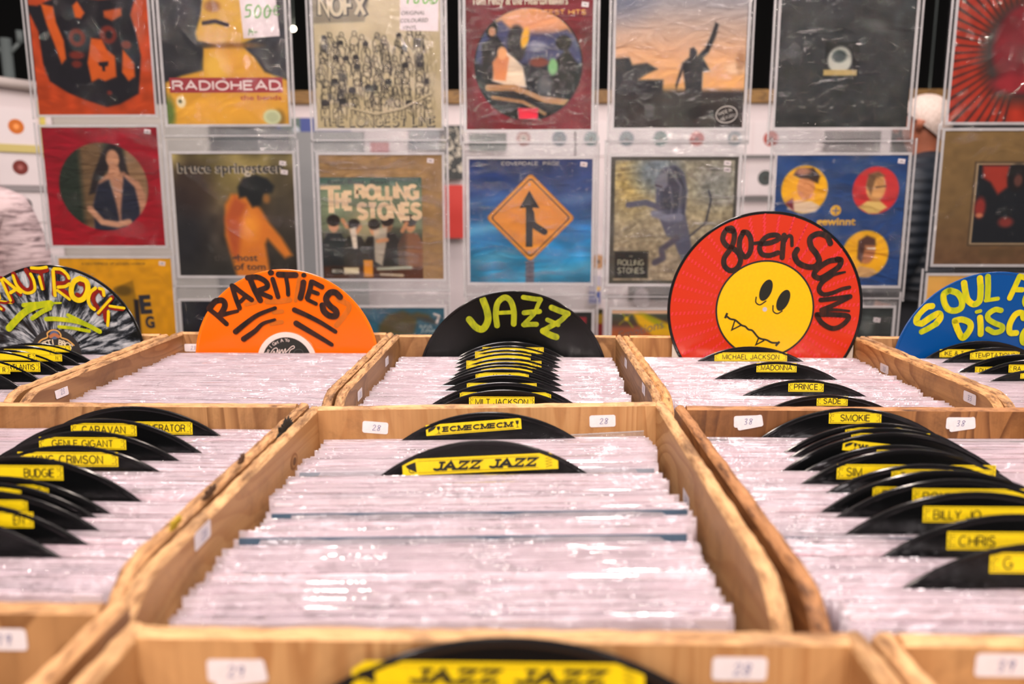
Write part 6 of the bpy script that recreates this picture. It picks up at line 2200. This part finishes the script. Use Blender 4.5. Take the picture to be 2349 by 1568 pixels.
def figure(loc, rz, hgt, label, skin, cloth, trousers, hair, jacket_fat, hair_fn=None, arm_bend=False):
    """a standing adult facing local -y"""
    k = hgt / 1.75
    root = empty('person', loc, (0, 0, rz))
    tag(root, label, 'person')
    V = [(0, 0, 0.98), (0, 0, 1.12), (0, 0.005, 1.30), (0, 0.01, 1.42), (0, 0.0, 1.50), (0, -0.015, 1.56), (0, -0.02, 1.63), (0, -0.015, 1.70)]
    E = [(0, 1), (1, 2), (2, 3), (3, 4), (4, 5), (5, 6), (6, 7)]
    Rr = [(0.15, 0.11), (0.13, 0.10), (0.16, 0.115), (0.12, 0.085), (0.052, 0.055), (0.062, 0.072), (0.076, 0.092), (0.06, 0.075)]
    for s in (-1, 1):
        b = len(V)
        V += [(s * 0.17, 0.01, 1.41), (s * 0.225, 0.02, 1.12), (s * 0.24, -0.05 if not arm_bend else -0.22, 0.88 if not arm_bend else 1.05), (s * 0.245, -0.07 if not arm_bend else -0.30, 0.80 if not arm_bend else 1.06)]
        Rr += [0.062, 0.047, 0.032, (0.022, 0.034)]
        E += [(3, b), (b, b + 1), (b + 1, b + 2), (b + 2, b + 3)]
        hb = b + 3
        hx, hy, hz = V[hb]
        dr = (0, 0, -1) if not arm_bend else (0, -1, -0.1)
        for f in range(4):
            sp_ = (f - 1.5) * 0.017
            L_ = [0.085, 0.10, 0.095, 0.075][f]
            i0 = len(V)
            V += [(hx, hy + dr[1] * 0.03 - sp_ * (0 if arm_bend else 1), hz + dr[2] * 0.03 + (sp_ if arm_bend else 0)), (hx - s * 0.012, hy + dr[1] * L_ - sp_ * (0 if arm_bend else 1), hz + dr[2] * L_ + (sp_ if arm_bend else 0))]
            Rr += [0.009, 0.0075]
            E += [(hb, i0), (i0, i0 + 1)]
        i0 = len(V)
        V += [(hx - s * 0.02, hy - 0.035, hz - 0.02), (hx - s * 0.03, hy - 0.05, hz - 0.05)]
        Rr += [0.010, 0.008]
        E += [(hb, i0), (i0, i0 + 1)]
    for s in (-1, 1):
        b = len(V)
        V += [(s * 0.10, 0, 0.90), (s * 0.105, -0.01, 0.50), (s * 0.11, 0.02, 0.09), (s * 0.115, -0.12, 0.035)]
        Rr += [0.088, 0.058, 0.04, (0.036, 0.028)]
        E += [(0, b), (b, b + 1), (b + 1, b + 2), (b + 2, b + 3)]
    skin_obj('body', [(x * k, y * k, z * k) for x, y, z in V], E, [tuple(q * k for q in r_) if isinstance(r_, tuple) else r_ * k for r_ in Rr], skin, root)
    # nose and ears and eyes
    mb = MB()
    mb.tube((0, -0.105 * k, 1.645 * k), (0, -0.128 * k, 1.615 * k), 0.008 * k, skin, 10, 0.014 * k); mb.build('nose', root)
    for s in (-1, 1):
        mb = MB(); mb.tube((s * 0.078 * k, -0.01 * k, 1.615 * k), (s * 0.088 * k, 0.004 * k, 1.655 * k), 0.012 * k, skin, 12, 0.018 * k); mb.build('ear', root)
        mb = MB(); mb.tube((s * 0.030 * k, -0.098 * k, 1.650 * k), (s * 0.030 * k, -0.106 * k, 1.650 * k), 0.010 * k, ink(60, 52, 48), 12); mb.build('eye', root)
    mb = MB(); mb.tube((-0.022 * k, -0.104 * k, 1.585 * k), (0.022 * k, -0.104 * k, 1.585 * k), 0.006 * k, ink(150, 84, 78), 10); mb.build('mouth', root)
    # clothes
    g = jacket_fat
    V2 = [(0, 0, 0.90), (0, 0, 1.12), (0, 0.005, 1.30), (0, 0.012, 1.425), (0, 0.002, 1.55)]
    E2 = [(0, 1), (1, 2), (2, 3), (3, 4)]
    R2_ = [(0.17 + g, 0.13 + g), (0.155 + g, 0.125 + g), (0.18 + g, 0.135 + g), (0.14 + g * 0.6, 0.10 + g * 0.6), (0.072 + g * 0.3, 0.076 + g * 0.3)]
    for s in (-1, 1):
        b = len(V2)
        V2 += [(s * 0.18, 0.012, 1.405), (s * 0.235, 0.02, 1.12), (s * 0.243, -0.045 if not arm_bend else -0.20, 0.90 if not arm_bend else 1.06)]
        R2_ += [0.08 + g * 0.7, 0.065 + g * 0.7, 0.046 + g * 0.3]
        E2 += [(3, b), (b, b + 1), (b + 1, b + 2)]
    skin_obj('jacket', [(x * k, y * k, z * k) for x, y, z in V2], E2, [tuple(q * k for q in r_) if isinstance(r_, tuple) else r_ * k for r_ in R2_], cloth, root, 3, 1)
    V3 = [(0, 0, 0.97)]
    R3_ = [(0.16, 0.12)]
    E3 = []
    for s in (-1, 1):
        b = len(V3)
        V3 += [(s * 0.10, 0, 0.88), (s * 0.107, -0.01, 0.50), (s * 0.11, 0.02, 0.08)]
        R3_ += [0.10, 0.078, 0.065]
        E3 += [(0, b), (b, b + 1), (b + 1, b + 2)]
    skin_obj('trousers', [(x * k, y * k, z * k) for x, y, z in V3], E3, [tuple(q * k for q in r_) if isinstance(r_, tuple) else r_ * k for r_ in R3_], trousers, root, 2, 0)
    for s in (-1, 1):
        mb = MB(); mb.box(s * 0.115 * k - 0.045 * k, s * 0.115 * k + 0.045 * k, -0.20 * k, 0.075 * k, 0.0, 0.075 * k, BLACK); mb.build('shoe', root, 0.02)
    # hair: a cap over the top and back of the head
    vs, fs = [], []
    NU, NV = 28, 14
    r = random.Random(5)
    for j in range(NV + 1):
        for i in range(NU):
            th = 2 * math.pi * i / NU
            back = 0.5 - 0.5 * math.cos(th - 0)     # 0 at front, 1 at back
            lim = math.radians(46 + 92 * back)
            ph = lim * j / NV
            wob = 1 + r.uniform(-0.03, 0.03)
            vs.append((0.094 * k * math.sin(ph) * math.sin(th) * wob, (-0.012 - 0.110 * math.sin(ph) * math.cos(th) * wob) * k, (1.655 + 0.108 * math.cos(ph) * wob) * k))
    for j in range(NV):
        for i in range(NU):
            fs.append((j * NU + i, j * NU + (i + 1) % NU, (j + 1) * NU + (i + 1) % NU, (j + 1) * NU + i))
    mb = MB(); mb.add(vs, fs, hair, True); mb.build('hair', root)
    return root


t = NT('white_hair'); co = t.n('ShaderNodeTexCoord').outputs['Object']
nz = t.noise(t.mapping(co, (3, 3, 1)), 60, 4)
WHAIR = t.done(t.princ(t.ramp(nz, [(0.3, lin((226, 208, 200))), (0.7, lin((190, 170, 158)))]), 0.6, t.bump(nz, 0.5, 0.004)))
t = NT('quilted_navy'); co = t.n('ShaderNodeTexCoord').outputs['Object']
wv = t.n('ShaderNodeTexWave', wave_type='BANDS', bands_direction='Z', wave_profile='SIN'); wv.inputs['Scale'].default_value = 7.5; wv.inputs['Distortion'].default_value = 0.5; wv.inputs['Detail'].default_value = 1
t.l(co, wv.inputs['Vector'])
NAVY = t.done(t.princ(lin((20, 29, 40)), 0.6, t.bump(wv.outputs['Fac'], 0.4, 0.015)))
t = NT('heather_knit'); co = t.n('ShaderNodeTexCoord').outputs['Object']
nz = t.noise(t.mapping(co, (1.2, 1.2, 9), (0, 0.25, 0)), 9, 5, 0.62, 0.6)
KNIT = t.done(t.princ(t.ramp(nz, [(0.34, lin((96, 80, 84))), (0.45, lin((176, 154, 156))), (0.56, lin((214, 192, 194))), (0.75, lin((196, 174, 178)))]), 0.85, t.bump(nz, 0.6, 0.006)))
DKT = ink(34, 36, 42, 0.8)
p = PY(2126, 300, 3.45)
figure((p.x, 3.45, 0), math.radians(228), 1.735, 'white-haired man seen from behind in a dark quilted jacket', skin_mat('ruddy_skin', (176, 104, 76)), NAVY, DKT, WHAIR, 0.03)
p = PY(-112, 430, 2.62)
figure((p.x, 2.62, 0), math.radians(200), 1.60, 'person at left edge in a pale heathered knit top, only the shoulder showing', skin_mat('fair_skin', (206, 150, 126)), KNIT, DKT, ink(84, 60, 44), 0.035, arm_bend=True)
